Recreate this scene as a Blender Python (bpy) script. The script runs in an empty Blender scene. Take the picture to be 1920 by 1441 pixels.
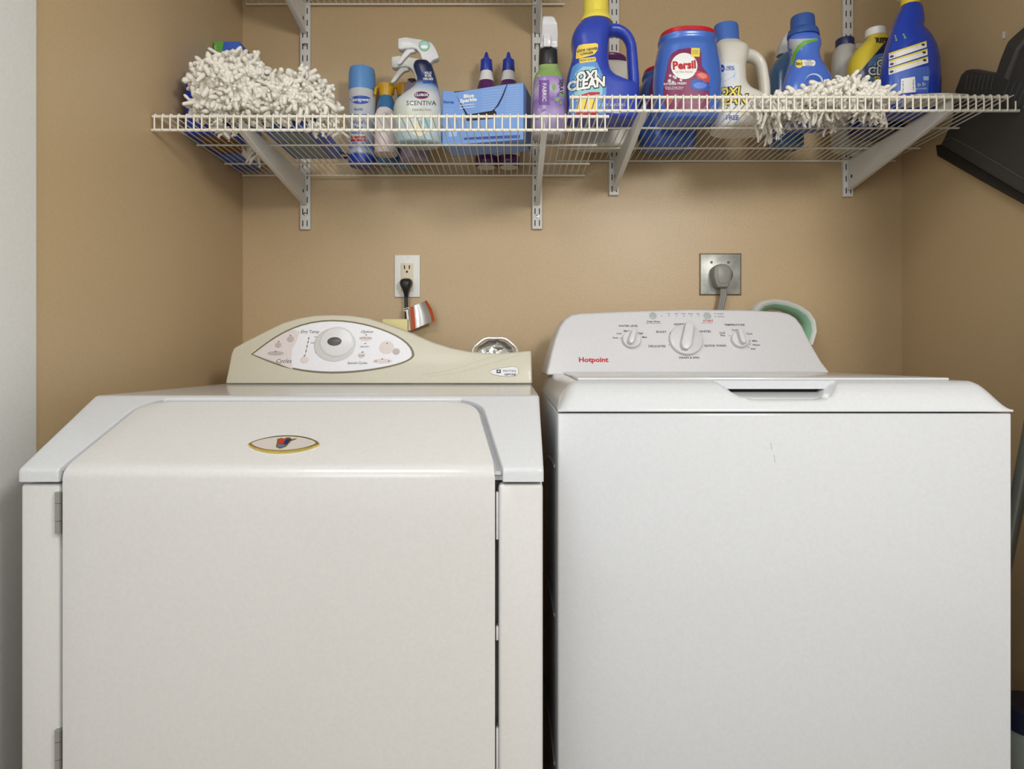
import bpy, bmesh, math, random
import numpy as np
from mathutils import Vector, Matrix
from mathutils.bvhtree import BVHTree
S = bpy.context.scene
C = S.collection
R = random.Random(7)
F = 1220.0; CX = 965.0; CY = 670.0; H = 0.995      # focal length in px, vanishing point, eye height
# ---------------------------------------------------------------- camera
cam = bpy.data.cameras.new('camera'); co = bpy.data.objects.new('camera', cam); C.objects.link(co)
cam.sensor_width = 36; cam.sensor_fit = 'HORIZONTAL'; cam.lens = 36*F/1920
cam.shift_x = (960-CX)/1920; cam.shift_y = (CY-720.5)/1920
cam.clip_start = 0.02
co.location = (0, 0, H); co.rotation_euler = (math.pi/2, 0, 0)
S.camera = co
# ---------------------------------------------------------------- world and lights
w = bpy.data.worlds.new('world'); S.world = w; w.use_nodes = True
bg = w.node_tree.nodes['Background']; bg.inputs[0].default_value = (0.93, 0.97, 1.0, 1); bg.inputs[1].default_value = 0.65
def area(name, loc, target, size, power, col=(1, .97, .92), sy=None):
    l = bpy.data.lights.new(name, 'AREA'); l.energy = power; l.color = col
    l.shape = 'RECTANGLE'; l.size = size; l.size_y = sy or size
    o = bpy.data.objects.new(name, l); C.objects.link(o); o.location = loc
    o.rotation_euler = (Vector(target)-Vector(loc)).to_track_quat('-Z', 'Y').to_euler()
    return o
area('fill_light', (-.62, -.75, 1.30), (1.0, 1.5, 1.0), .8, 8, (.96, .98, 1))  # added soft fill to lift the right wall, no actual window
area('key_light', (.74, -.25, 1.73), (.30, 1.0, .55), .34, 16.5, (1, .95, .88))
area('ceiling_lamp', (-.60, -.25, 2.40), (-.60, -.20, 0), .7, 14, (1, .98, .95))
S.view_settings.view_transform = 'Standard'; S.view_settings.look = 'None'
S.view_settings.exposure = 0.0; S.view_settings.gamma = 1; S.view_settings.use_curve_mapping = False

# ---------------------------------------------------------------- helpers
def lin(c): return tuple(((v/255)/12.92 if v/255 <= .04045 else ((v/255+.055)/1.055)**2.4) for v in c)
MATS = {}
def mat(name, col, rough=.45, metal=0, coat=0, bump=0, bscale=200, speck=0, trans=0, spec=.5, detail=3, sss=0):
    if name in MATS: return MATS[name]
    m = bpy.data.materials.new(name); m.use_nodes = True; MATS[name] = m
    nt = m.node_tree; b = nt.nodes['Principled BSDF']
    b.inputs['Base Color'].default_value = (*lin(col), 1); b.inputs['Roughness'].default_value = rough
    b.inputs['Metallic'].default_value = metal; b.inputs['Coat Weight'].default_value = coat
    b.inputs['Coat Roughness'].default_value = .08
    b.inputs['Specular IOR Level'].default_value = spec
    b.inputs['Transmission Weight'].default_value = trans
    tc = nt.nodes.new('ShaderNodeTexCoord')
    nz = nt.nodes.new('ShaderNodeTexNoise'); nz.inputs['Scale'].default_value = bscale; nz.inputs['Detail'].default_value = detail
    nt.links.new(tc.outputs['Object'], nz.inputs['Vector'])
    if bump:
        bp = nt.nodes.new('ShaderNodeBump'); bp.inputs['Strength'].default_value = bump; bp.inputs['Distance'].default_value = .001
        nt.links.new(nz.outputs['Fac'], bp.inputs['Height']); nt.links.new(bp.outputs['Normal'], b.inputs['Normal'])
    s = speck or .03
    mx = nt.nodes.new('ShaderNodeMixRGB'); mx.blend_type = 'MULTIPLY'; mx.inputs[0].default_value = 1
    mr = nt.nodes.new('ShaderNodeMapRange'); mr.inputs['From Min'].default_value = .25; mr.inputs['From Max'].default_value = .75
    mr.inputs['To Min'].default_value = 1-s; mr.inputs['To Max'].default_value = 1+s
    nt.links.new(nz.outputs['Fac'], mr.inputs['Value'])
    mx.inputs[1].default_value = (*lin(col), 1); nt.links.new(mr.outputs[0], mx.inputs[2])
    nt.links.new(mx.outputs[0], b.inputs['Base Color'])
    return m
def ramp_mat(name, stops, rough=.3, axis=2, coat=.2, tilt=0, trans=0, noise=0, nscale=60):
    """printed colour bands along the object's own height (stops: (position in m, rgb))"""
    m = bpy.data.materials.new(name); m.use_nodes = True
    nt = m.node_tree; b = nt.nodes['Principled BSDF']; b.inputs['Roughness'].default_value = rough; b.inputs['Coat Weight'].default_value = coat
    tc = nt.nodes.new('ShaderNodeTexCoord'); sp = nt.nodes.new('ShaderNodeSeparateXYZ'); nt.links.new(tc.outputs['Object'], sp.inputs[0])
    lo, hi = stops[0][0], stops[-1][0]
    mt = nt.nodes.new('ShaderNodeMath'); mt.operation = 'MULTIPLY_ADD'; mt.inputs[1].default_value = tilt
    nt.links.new(sp.outputs[0], mt.inputs[0]); nt.links.new(sp.outputs[axis], mt.inputs[2])
    src = mt.outputs[0]
    if noise:
        nz = nt.nodes.new('ShaderNodeTexNoise'); nz.inputs['Scale'].default_value = nscale; nt.links.new(tc.outputs['Object'], nz.inputs['Vector'])
        m2 = nt.nodes.new('ShaderNodeMath'); m2.operation = 'MULTIPLY_ADD'; m2.inputs[1].default_value = noise
        nt.links.new(nz.outputs['Fac'], m2.inputs[0]); nt.links.new(src, m2.inputs[2]); src = m2.outputs[0]
    mr = nt.nodes.new('ShaderNodeMapRange'); mr.inputs['From Min'].default_value = lo; mr.inputs['From Max'].default_value = hi
    nt.links.new(src, mr.inputs['Value'])
    cr = nt.nodes.new('ShaderNodeValToRGB'); e = cr.color_ramp.elements
    e[0].position = 0; e[0].color = (*lin(stops[0][1]), 1); e[1].position = 1; e[1].color = (*lin(stops[-1][1]), 1)
    for p, c in stops[1:-1]:
        n = e.new((p-lo)/(hi-lo)); n.color = (*lin(c), 1)
    nt.links.new(mr.outputs[0], cr.inputs[0]); nt.links.new(cr.outputs[0], b.inputs['Base Color'])
    return m

def X(px, Y): return (px-CX)*Y/F
def Z(py, Y): return H-(py-CY)*Y/F
def P(px, py, Y): return Vector((X(px, Y), Y, Z(py, Y)))

def smooth(me, ang=35):
    for p in me.polygons: p.use_smooth = True
    try: me.set_sharp_from_angle(angle=math.radians(ang))
    except Exception: pass
class MB:
    """collects shapes in world coordinates; build() links them as ONE mesh object"""
    def __init__(s): s.bm = bmesh.new(); s.mi = 0
    def _f(s, vs):
        try: f = s.bm.faces.new(vs); f.material_index = s.mi; return f
        except ValueError: return None
    def box(s, x0, x1, y0, y1, z0, z1):
        v = [s.bm.verts.new(p) for p in ((x0,y0,z0),(x1,y0,z0),(x1,y1,z0),(x0,y1,z0),(x0,y0,z1),(x1,y0,z1),(x1,y1,z1),(x0,y1,z1))]
        for q in ((0,3,2,1),(4,5,6,7),(0,1,5,4),(1,2,6,5),(2,3,7,6),(3,0,4,7)): s._f([v[i] for i in q])
        return v
    def prism(s, poly, vec):
        """poly: list of 3D points; extruded by vec"""
        a = [s.bm.verts.new(p) for p in poly]; b = [s.bm.verts.new(Vector(p)+Vector(vec)) for p in poly]
        n = len(a); s._f(a); s._f(b[::-1])
        for i in range(n): s._f([a[i], b[i], b[(i+1) % n], a[(i+1) % n]])
    def poly(s, pts): s._f([s.bm.verts.new(p) for p in pts])
    def rings(s, rings, cap=True, closed=True):
        vr = [[s.bm.verts.new(p) for p in r] for r in rings]; n = len(vr[0])
        for a, b in zip(vr, vr[1:]):
            for i in range(n if closed else n-1): s._f([a[i], a[(i+1) % n], b[(i+1) % n], b[i]])
        if cap: s._f(vr[0][::-1]); s._f(vr[-1])
    def tube(s, pts, r, seg=8, cap=True, closed=False):
        pts = [Vector(p) for p in pts]; n = len(pts); rs = r if hasattr(r, '__len__') else [r]*n
        out = []; prev = None
        for i in range(n):
            a = pts[(i-1) % n] if (closed or i > 0) else pts[i]; b = pts[(i+1) % n] if (closed or i < n-1) else pts[i]
            t = (b-a).normalized()
            if prev is None: u = t.orthogonal().normalized()
            else:
                u = prev - t*prev.dot(t); u = u.normalized() if u.length > 1e-6 else t.orthogonal().normalized()
            prev = u; v = t.cross(u)
            out.append([pts[i] + (u*math.cos(k*2*math.pi/seg)+v*math.sin(k*2*math.pi/seg))*rs[i] for k in range(seg)])
        if closed: out.append(out[0])
        s.rings(out, cap=cap and not closed)
    def lathe(s, c, prof, seg=32, axis='z', cap=True):
        """prof: (radius, height) ; axis z up, or y (towards the room: height runs along -y)"""
        rr = []
        for r, h in prof:
            ring = []
            for k in range(seg):
                a = 2*math.pi*k/seg
                if axis == 'z': ring.append((c[0]+r*math.cos(a), c[1]+r*math.sin(a), c[2]+h))
                else: ring.append((c[0]+r*math.cos(a), c[1]-h, c[2]+r*math.sin(a)))
            rr.append(ring)
        s.rings(rr, cap)
    def bevel(s, w, seg=3, ang=30):
        bmesh.ops.recalc_face_normals(s.bm, faces=s.bm.faces[:])
        es = [e for e in s.bm.edges if len(e.link_faces) == 2 and e.calc_face_angle(0) > math.radians(ang)]
        bmesh.ops.bevel(s.bm, geom=es, offset=w, segments=seg, profile=.5, affect='EDGES', clamp_overlap=True)
    def build(s, name, mats, parent=None, sm=True, ang=35, base=None, recalc=True):
        if recalc: bmesh.ops.recalc_face_normals(s.bm, faces=s.bm.faces[:])
        me = bpy.data.meshes.new(name); s.bm.to_mesh(me); s.bm.free()
        return link_mesh(name, me, mats, parent, sm, ang, base)
def wloc(o):
    v = Vector((0, 0, 0))
    while o: v += o.location; o = o.parent
    return v
def link_mesh(name, me, mats, parent=None, sm=True, ang=35, base=None):
    if not isinstance(mats, (list, tuple)): mats = [mats]
    for m in mats: me.materials.append(m)
    o = bpy.data.objects.new(name, me); C.objects.link(o)
    off = wloc(parent) if parent else Vector(base or (0, 0, 0))
    if parent: o.parent = parent
    else: o.location = off
    if off.length > 0: me.transform(Matrix.Translation(-off))
    if sm: smooth(me, ang)
    return o
def tag(o, label=None, cat=None, group=None, kind=None):
    if label: o['label'] = label
    if cat: o['category'] = cat
    if group: o['group'] = group
    if kind: o['kind'] = kind
    return o
def thing(name, loc, label, cat, group=None):
    o = bpy.data.objects.new(name, None); C.objects.link(o); o.location = loc; o.empty_display_size = .03
    return tag(o, label, cat, group)
def struct(o): o['kind'] = 'structure'; return o
def dup(root, loc, label=None):
    r = root.copy(); C.objects.link(r); r.location = loc
    if label: r['label'] = label
    for ch in list(root.children):
        c = ch.copy(); C.objects.link(c); c.parent = r
        for g in list(ch.children):
            d = g.copy(); C.objects.link(d); d.parent = c
    return r
def apply_mods(o):
    dg = bpy.context.evaluated_depsgraph_get(); me = bpy.data.meshes.new_from_object(o.evaluated_get(dg))
    o.modifiers.clear(); o.data = me; smooth(me, 40); return o
def interp(xs, ys, q):
    """monotone-ish cubic through the rows"""
    xs = np.array(xs, float); ys = np.array(ys, float); d = np.diff(ys)/np.diff(xs); m = np.zeros(len(xs))
    m[0] = d[0]; m[-1] = d[-1]
    for i in range(1, len(xs)-1): m[i] = 0 if d[i-1]*d[i] <= 0 else 2*d[i-1]*d[i]/(d[i-1]+d[i])
    q = np.array(q, float); k = np.clip(np.searchsorted(xs, q)-1, 0, len(xs)-2); h = xs[k+1]-xs[k]; t = (q-xs[k])/h
    return (2*t**3-3*t**2+1)*ys[k]+(t**3-2*t**2+t)*h*m[k]+(-2*t**3+3*t**2)*ys[k+1]+(t**3-t**2)*h*m[k+1]
def ring(cx, cy, z, a, b, n=2.4, seg=48):
    out = []
    for k in range(seg):
        t = 2*math.pi*k/seg; c, s_ = math.cos(t), math.sin(t)
        out.append((cx+a*math.copysign(abs(c)**(2/n), c), cy+b*math.copysign(abs(s_)**(2/n), s_), z))
    return out
def loft_rows(rows, Yc, zb, nrow=40, n=2.4, seg=48, foot=.006):
    """rows: (py, pxl, pxr, half depth m) from top to bottom; zb = world z of the base"""
    zs = [Z(r[0], Yc) for r in rows]; L = [X(r[1], Yc) for r in rows]; Rr = [X(r[2], Yc) for r in rows]; D = [r[3] for r in rows]
    if zs[-1] > zb+.002: zs.append(zb); L.append(L[-1]); Rr.append(Rr[-1]); D.append(D[-1])
    else: zs[-1] = zb
    zs, L, Rr, D = zs[::-1], L[::-1], Rr[::-1], D[::-1]
    q = np.linspace(zs[0], zs[-1], nrow); l = interp(zs, L, q); r = interp(zs, Rr, q); d = interp(zs, D, q)
    out = [ring((l[0]+r[0])/2, Yc, q[0], (r[0]-l[0])/2-foot, max(d[0]-foot, .002), n, seg)]
    for i in range(nrow):
        zz = q[i] if i else q[0]+min(foot*.7, (q[1]-q[0])*.9)
        out.append(ring((l[i]+r[i])/2, Yc, zz, (r[i]-l[i])/2, d[i], n, seg))
    return out
def union(mbs, voxel=.0025, it=4):
    """fuses several closed shapes into one continuous skin"""
    bm = bmesh.new()
    for m in mbs:
        bmesh.ops.recalc_face_normals(m.bm, faces=m.bm.faces[:])
        t = bpy.data.meshes.new('t'); m.bm.to_mesh(t); m.bm.free(); bm.from_mesh(t)
    me = bpy.data.meshes.new('u'); bm.to_mesh(me); bm.free()
    o = bpy.data.objects.new('u', me); C.objects.link(o)
    md = o.modifiers.new('r', 'REMESH'); md.mode = 'VOXEL'; md.voxel_size = voxel
    sm_ = o.modifiers.new('s', 'SMOOTH'); sm_.iterations = it; sm_.factor = .5
    dg = bpy.context.evaluated_depsgraph_get(); r = bpy.data.meshes.new_from_object(o.evaluated_get(dg))
    bpy.data.objects.remove(o); return r
# --- lettering and printed shapes
def text_tris(s, size, bold=0, shear=0, sx=1.0):
    cu = bpy.data.curves.new('t', 'FONT'); cu.body = s; cu.size = size; cu.align_x = 'CENTER'; cu.align_y = 'CENTER'
    cu.offset = bold*size; cu.shear = shear; cu.resolution_u = 2
    o = bpy.data.objects.new('t', cu); C.objects.link(o)
    dg = bpy.context.evaluated_depsgraph_get(); me = bpy.data.meshes.new_from_object(o.evaluated_get(dg))
    vs = [(v.co.x*sx, v.co.y) for v in me.vertices]; fs = [tuple(p.vertices) for p in me.polygons]
    bpy.data.objects.remove(o); bpy.data.curves.remove(cu); bpy.data.meshes.remove(me)
    return vs, fs
class Decal:
    """flat artwork in (u,v) metres, laid on a plane or wrapped on a body"""
    def __init__(s): s.v = []; s.f = []; s.m = []
    def add(s, vs, fs, mi=0):
        o = len(s.v); s.v += [(a[0], a[1], (a[2] if len(a) > 2 else 0)) for a in vs]; s.f += [tuple(i+o for i in f) for f in fs]; s.m += [mi]*len(fs)
    def text(s, t, u, v, size, mi=0, bold=0, rot=0, shear=0, sx=1.0, lift=1):
        vs, fs = text_tris(t, size, bold, shear, sx); c, n = math.cos(rot), math.sin(rot)
        s.add([(u+a*c-b*n, v+a*n+b*c, lift) for a, b in vs], fs, mi)
    def shape(s, pts, mi=0, lift=0, maxe=None):
        bm = bmesh.new(); f = bm.faces.new([bm.verts.new((p[0], p[1], 0)) for p in pts])
        bmesh.ops.triangulate(bm, faces=[f])
        if maxe:
            for _ in range(5):
                es = [e for e in bm.edges if e.calc_length() > maxe]
                if not es: break
                bmesh.ops.subdivide_edges(bm, edges=es, cuts=1); bmesh.ops.triangulate(bm, faces=bm.faces[:])
        bm.verts.ensure_lookup_table(); bm.verts.index_update()
        s.add([(v.co.x, v.co.y, lift) for v in bm.verts], [tuple(v.index for v in g.verts) for g in bm.faces], mi); bm.free()
    def ellipse(s, u, v, a, b, mi=0, lift=0, n=36, rot=0, maxe=None):
        c, q = math.cos(rot), math.sin(rot)
        s.shape([(u+a*math.cos(t)*c-b*math.sin(t)*q, v+a*math.cos(t)*q+b*math.sin(t)*c) for t in [2*math.pi*k/n for k in range(n)]], mi, lift, maxe)
    def rrect(s, u, v, a, b, r, mi=0, lift=0, rot=0, maxe=None):
        pts = []; c, q = math.cos(rot), math.sin(rot)
        for cx_, cy_, t0 in ((a-r, b-r, 0), (-a+r, b-r, 90), (-a+r, -b+r, 180), (a-r, -b+r, 270)):
            for k in range(5):
                t = math.radians(t0+22.5*k); pts.append((cx_+r*math.cos(t), cy_+r*math.sin(t)))
        s.shape([(u+x*c-y*q, v+x*q+y*c) for x, y in pts], mi, lift, maxe)
    def band(s, pts, w_, mi=0, lift=0, closed=True):
        n = len(pts); vs = []
        for i in range(n):
            a = Vector(pts[(i-1) % n] if (closed or i) else pts[i]); b = Vector(pts[(i+1) % n] if (closed or i < n-1) else pts[i]); t = (b-a).normalized()
            nn = Vector((-t.y, t.x)); p = Vector(pts[i]); vs += [(*(p+nn*w_/2), lift), (*(p-nn*w_/2), lift)]
        s.add(vs, [(2*i, 2*i+1, 2*((i+1) % n)+1, 2*((i+1) % n)) for i in range(n if closed else n-1)], mi)
    def on_plane(s, name, mats, parent, O, U, V, off=.0004, step=.00025):
        O, U, V = Vector(O), Vector(U).normalized(), Vector(V).normalized(); N = U.cross(V)
        me = bpy.data.meshes.new(name); me.from_pydata([tuple(O+U*a+V*b+N*(off+step*l)) for a, b, l in s.v], [], s.f)
        return s._fin(name, me, mats, parent)
    def wrap(s, name, mats, parent, body, off=.0005, step=.0003, y0=0.6):
        """u,v: world x,z in the plane through the body's axis; laid on its front face"""
        bo = wloc(body); bv = BVHTree.FromPolygons([tuple(v.co+bo) for v in body.data.vertices], [tuple(p.vertices) for p in body.data.polygons])
        out = []; ok = []
        for a, b, l in s.v:
            o_ = Vector((0, 0, H)); h, n, i, d = bv.ray_cast(o_, (Vector((a, bo.y, b))-o_).normalized())
            if h is None: out.append((a, 0, b)); ok.append(False)
            else:
                if n.y > 0: n = -n
                out.append(tuple(h+n*(off+step*l))); ok.append(True)
        fs = [f for f in s.f if all(ok[i] for i in f)]; ms = [m for f, m in zip(s.f, s.m) if all(ok[i] for i in f)]
        me = bpy.data.meshes.new(name); me.from_pydata(out, [], fs); s.m = ms
        bm = bmesh.new(); bm.from_mesh(me)
        bmesh.ops.delete(bm, geom=[v for v in bm.verts if not v.link_faces], context='VERTS'); bm.to_mesh(me); bm.free()
        return s._fin(name, me, mats, parent)
    def _fin(s, name, me, mats, parent):
        for p, m in zip(me.polygons, s.m): p.material_index = m
        return link_mesh(name, me, mats, parent, sm=True, ang=60)

# ---------------------------------------------------------------- materials
WALL = mat('tan_wall_paint', (197, 172, 134), .38, bump=.35, bscale=260, speck=.06, detail=4)
WHITEW = mat('white_wall_paint', (240, 242, 240), .5, bump=.25, bscale=240)
ENAM = mat('white_enamel', (197, 199, 202), .22, coat=.35, spec=.4)
ENAMW = mat('aged_white_enamel', (199, 198, 196), .25, coat=.35, spec=.4)
PLAW = mat('white_plastic', (212, 212, 215), .3, coat=.1)
ALM = mat('almond_plastic', (201, 196, 178), .4, coat=.1)
WIRE = mat('white_coated_wire', (232, 228, 214), .4)
STEEL = mat('white_painted_steel', (222, 222, 218), .4)
DARK = mat('dark_slot', (22, 22, 22), .7)
BLACK = mat('black_plastic', (38, 38, 40), .4)
CHROME = mat('steel_metal', (170, 170, 165), .3, metal=1)
GOLD = mat('gold_metal', (225, 200, 110), .2, metal=1)
WHT = mat('printed_white', (240, 240, 238), .4)
INK = mat('dark_ink', (60, 55, 62), .5)
RED = mat('red_ink', (190, 30, 45), .4)
YEL = mat('yellow_print', (240, 220, 80), .4)
NAVY = mat('navy_print', (25, 32, 90), .4)
GREY = mat('grey_plastic', (140, 138, 132), .45)

# ---------------------------------------------------------------- the setting
WY = 1.778; XL = -.743; XR = 1.058; ZC = 2.44
def wall(name, m, *b):
    k = MB(); k.box(*b); return struct(k.build(name, m, sm=False))
wall('wall_back', WALL, XL-.1, XR+.1, WY, WY+.1, 0, ZC)
wall('wall_left', WALL, XL-.1, XL, 1.011, WY, 0, ZC)
wall('wall_right', WALL, XR, XR+.1, .97, WY, 0, ZC)
wall('floor', mat('beige_tile', (170, 155, 135), .4, bump=.1), -2.5, 2.5, -2.5, WY+.1, -.05, 0)
wall('ceiling', WHITEW, -2.5, 2.5, -2.5, WY+.1, ZC, ZC+.05)
k = MB(); k.box(XL-.12, XL+.003, -.6, 1.008, 0, 2.08); k.bevel(.002, 2); struct(k.build('trim_1', WHITEW))
k = MB(); k.box(.835, XR+.5, .89, .97, 0, 2.08); k.bevel(.002, 2); struct(k.build('trim_2', WHITEW))
wall('light_block_header', WHITEW, XL-.1, XR+.5, .885, .975, 2.08, ZC)  # unseen header over the opening, added to darken the upper back wall

# ---------------------------------------------------------------- dryer
D0 = .85; DL = -.649; DR = .037
dry = thing('clothes_dryer', ((DL+DR)/2, 1.2, 0), 'white front-loading dryer with almond curved control panel, left of the washer', 'dryer')
k = MB()   # cabinet with the door opening sunk between the two front strips
zt = .829
k.prism([(DL, .854, 0), (-.5955, .854, 0), (-.5955, .880, 0), (-.0215, .880, 0), (-.0215, .854, 0), (DR, .854, 0), (DR, 1.55, 0), (DL, 1.55, 0)], (0, 0, zt))
k.bevel(.005, 3); k.build('cabinet', ENAMW, dry)
# top cover with sloping front
S0 = Vector((0, .852, .850)); S1 = Vector((0, 1.008, .9365)); SD = (S1-S0).normalized(); SN = Vector((0, -SD.z, SD.y))
def xl(s): return -.5885+.0285*min(max(s, 0)/.165, 1)
def xr(s): return -.0257-.0355*min(max(s, 0)/.165, 1)
ST = .158; RC = .03
def door_xs(s, g=0):
    a, b = xl(s)-g, xr(s)+g; top = ST+g
    if s > top-RC:
        t = min((s-(top-RC))/RC, 1); e = RC*(1-math.sqrt(max(0, 1-t*t))); a += e; b -= e
    return a, b
def slope_pt(x, s, n): p = S0+SD*s+SN*n; return Vector((x, p.y, p.z))
TOPS = ST+.006
def prof_pts():
    """(s, y, z, ny, nz) up the front lip, over the slope and back along the flat top"""
    ang = math.atan2(SD.z, SD.y); out = []
    def arc(cy_, cz_, r, a0, a1, n, sfun):
        for i in range(n+1):
            a = a0+(a1-a0)*i/n; out.append((sfun(i/n), cy_+r*math.cos(a), cz_+r*math.sin(a), math.cos(a), math.sin(a)))
    out.append((-.03, .8505, .8325, -1, 0))
    r1 = .008; t1 = r1*math.tan((math.pi/2-ang)/2); zc_ = S0.z-.001
    arc(.8505+r1, zc_-t1, r1, math.pi, math.pi/2+ang, 6, lambda t: -.012+.014*t)
    for s in list(np.linspace(.01, TOPS-RC-.006, 10))+[TOPS-RC+RC*math.sin(t*math.pi/20) for t in range(0, 11)]:
        p = S0+SD*s; out.append((s, p.y, p.z, SN.y, SN.z))
    for e in (.0012, .0028, .004):
        p = S0+SD*(TOPS+e); out.append((TOPS+e, p.y, p.z, SN.y, SN.z))
    r2 = .02; L_ = (S1-S0).length; t2 = r2*math.tan(ang/2); pe = S0+SD*(L_-t2)
    arc(pe.y-SN.y*r2, pe.z-SN.z*r2, r2, math.pi/2+ang, math.pi/2, 6, lambda t: L_-t2+.01*t)
    for y in (1.1, 1.3, 1.542): out.append((1, y, .9365, 0, 1))
    out.append((1, 1.55, .9335, .7, .7))
    return out
k = MB(); grid = []; DEP = .013
STEP = ((-.0015, 0), (-.0006, .08), (.0, .5), (.0006, .92), (.0016, 1))
for s, y, z, ny, nz in prof_pts():
    sc_ = min(s, TOPS); a, b = door_xs(sc_, .006); a -= .001; b += .0035
    f = 1 if s < TOPS-1e-6 else (.5 if s < TOPS+.0015 else (.1 if s < TOPS+.003 else 0))
    if s >= TOPS+.0035: f = 0
    cols = [(DL-.001, .0045), (DL-.0005, .0018), (DL+.0015, .0005), (DL+.005, 0)]
    cols += [(DL+.005+(a-.004-DL-.005)*i/5, 0) for i in range(1, 6)]
    cols += [(a+q, DEP*d_*f) for q, d_ in STEP]+[(a+.006, DEP*f)]
    cols += [(a+.006+(b-a-.012)*i/24, DEP*f) for i in range(1, 25)]
    cols += [(b-q, DEP*d_*f) for q, d_ in STEP[::-1]]
    cols += [(b+.004+(DR-.005-b-.004)*i/5, 0) for i in range(0, 6)]
    cols += [(DR-.0015, .0005), (DR+.0005, .0018), (DR+.001, .0045)]
    grid.append([k.bm.verts.new((x, y-ny*o_, z-nz*o_)) for x, o_ in cols])
for a, b in zip(grid, grid[1:]):
    for j in range(len(a)-1): k._f([a[j], a[j+1], b[j+1], b[j]])
bl = [k.bm.verts.new((v.co.x, v.co.y, .8325)) for v in (grid[-1][0], grid[-1][-1])]
k._f([r[0] for r in grid]+[bl[0]]); k._f([r[-1] for r in grid][::-1]+[bl[1]][:1]); k._f(grid[-1]+[bl[1], bl[0]]); k._f(grid[0][::-1]+[bl[0], bl[1]])
cov = k.build('top_cover', ENAM, dry, ang=50)
# door: a sheet that bends on to the slope
rows = []
zb = .30
path = []   # (s along, y, z)
for z in np.linspace(zb, .838, 12): path.append((-1, .8465, z))
bc = Vector((0, .8465, .838)); be = S0+SD*.012+SN*.0015
for t in np.linspace(0, 1, 7)[1:]:
    c = Vector((0, .8465, .8495)); a = bc.lerp(c, t); b = c.lerp(be, t); q = a.lerp(b, t); path.append((.012*t, q.y, q.z))
for s in list(np.linspace(.03, ST-RC, 6))+[ST-RC+RC*math.sin(t*math.pi/16) for t in range(1, 9)]:
    q = S0+SD*s+SN*.0015; path.append((s, q.y, q.z))
k = MB(); g = []
for s, y, z in path:
    a, b = door_xs(s); g.append([k.bm.verts.new((a+(b-a)*j/16, y, z)) for j in range(17)])
for a, b in zip(g, g[1:]):
    for j in range(16): k._f([a[j], a[j+1], b[j+1], b[j]])
door = k.build('door', ENAMW, dry)
bm = bmesh.new(); bm.from_mesh(door.data); bm.normal_update()
if sum(f.normal.y for f in bm.faces) > 0: bmesh.ops.reverse_faces(bm, faces=bm.faces[:])
bm.to_mesh(door.data); bm.free()
md = door.modifiers.new('s', 'SOLIDIFY'); md.thickness = .011; md.offset = -1
bv = door.modifiers.new('v', 'BEVEL'); bv.width = .0035; bv.segments = 3; bv.limit_method = 'ANGLE'; bv.angle_limit = math.radians(50)
apply_mods(door)
# hinges and strikes
for y0, y1 in ((922, 999), (1368, 1445)):
    x = X(110, .85); za, zb_ = Z(y1, .85), Z(y0, .85); hh = (zb_-za)
    k = MB()
    for i, (a, b) in enumerate(((0, .30), (.31, .73), (.74, 1))):
        k.prism([(x-.0048, .860, za+hh*a), (x-.0048, .849, za+hh*a), (x-.002, .846, za+hh*a), (x+.003, .846, za+hh*a), (x+.0048, .849, za+hh*a), (x+.0048, .860, za+hh*a)], (0, 0, hh*(b-a)))
    k.build('hinge', CHROME, dry, ang=20)
for y0, y1 in ((921, 1010), (1172, 1198), (1362, 1441)):
    k = MB(); k.box(X(930, .86), X(934.5, .86), .856, .872, Z(y1, .86), Z(y0, .86)); k.bevel(.001, 2); k.build('door_latch', PLAW, dry)
# badge on the slope
sb = .271*.1787; c0 = slope_pt(X(532, .892), sb, .0015)
def leaf(a, b, n=28, p=1.0):
    pts = []
    for i in range(n+1):
        t = -1+2*i/n; pts.append((a*t, b*(1-t*t)**p))
    for i in range(1, n):
        t = 1-2*i/n; pts.append((a*t, -b*(1-t*t)**p))
    return pts
k = MB()
k.prism([tuple(c0+Vector((u, 0, 0))+SD*v) for u, v in leaf(.049, .0195, p=.75)], tuple(SN*.003)); k.bevel(.001, 2)
bdg = k.build('badge', GOLD, dry)
d = Decal(); d.shape(leaf(.0445, .0158, p=.75), 0)
d.on_plane('badge_face', [mat('badge_silver', (186, 178, 172), .35)], bdg, c0+SN*.003, (1, 0, 0), SD)
d = Decal()
sh = lambda pts: [(x*.001, y*.001) for x, y in pts]
d.shape(sh([(-12, 9), (-7, 12), (-2, 10), (0, 13), (5, 13), (8, 9), (15, 11), (13, 7), (9, 5), (6, -8), (-1, -13), (-8, -9), (-10, 3)]), 0, 1)
d.shape(sh([(-8, 9), (-1, 10), (-2, -2), (-7, -1)]), 1, 2); d.shape(sh([(1, 9), (8, 9), (5, -3), (0, -3)]), 2, 2)
d.shape(sh([(-7, -3), (4, -4), (3, -8), (-1, -11), (-6, -8)]), 3, 2)
d.on_plane('crest', [mat('crest_gold', (135, 120, 60), .3, metal=.6), RED, NAVY, mat('crest_slate', (90, 95, 125), .4)], bdg, c0+SN*.003, (1, 0, 0), SD)
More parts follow.
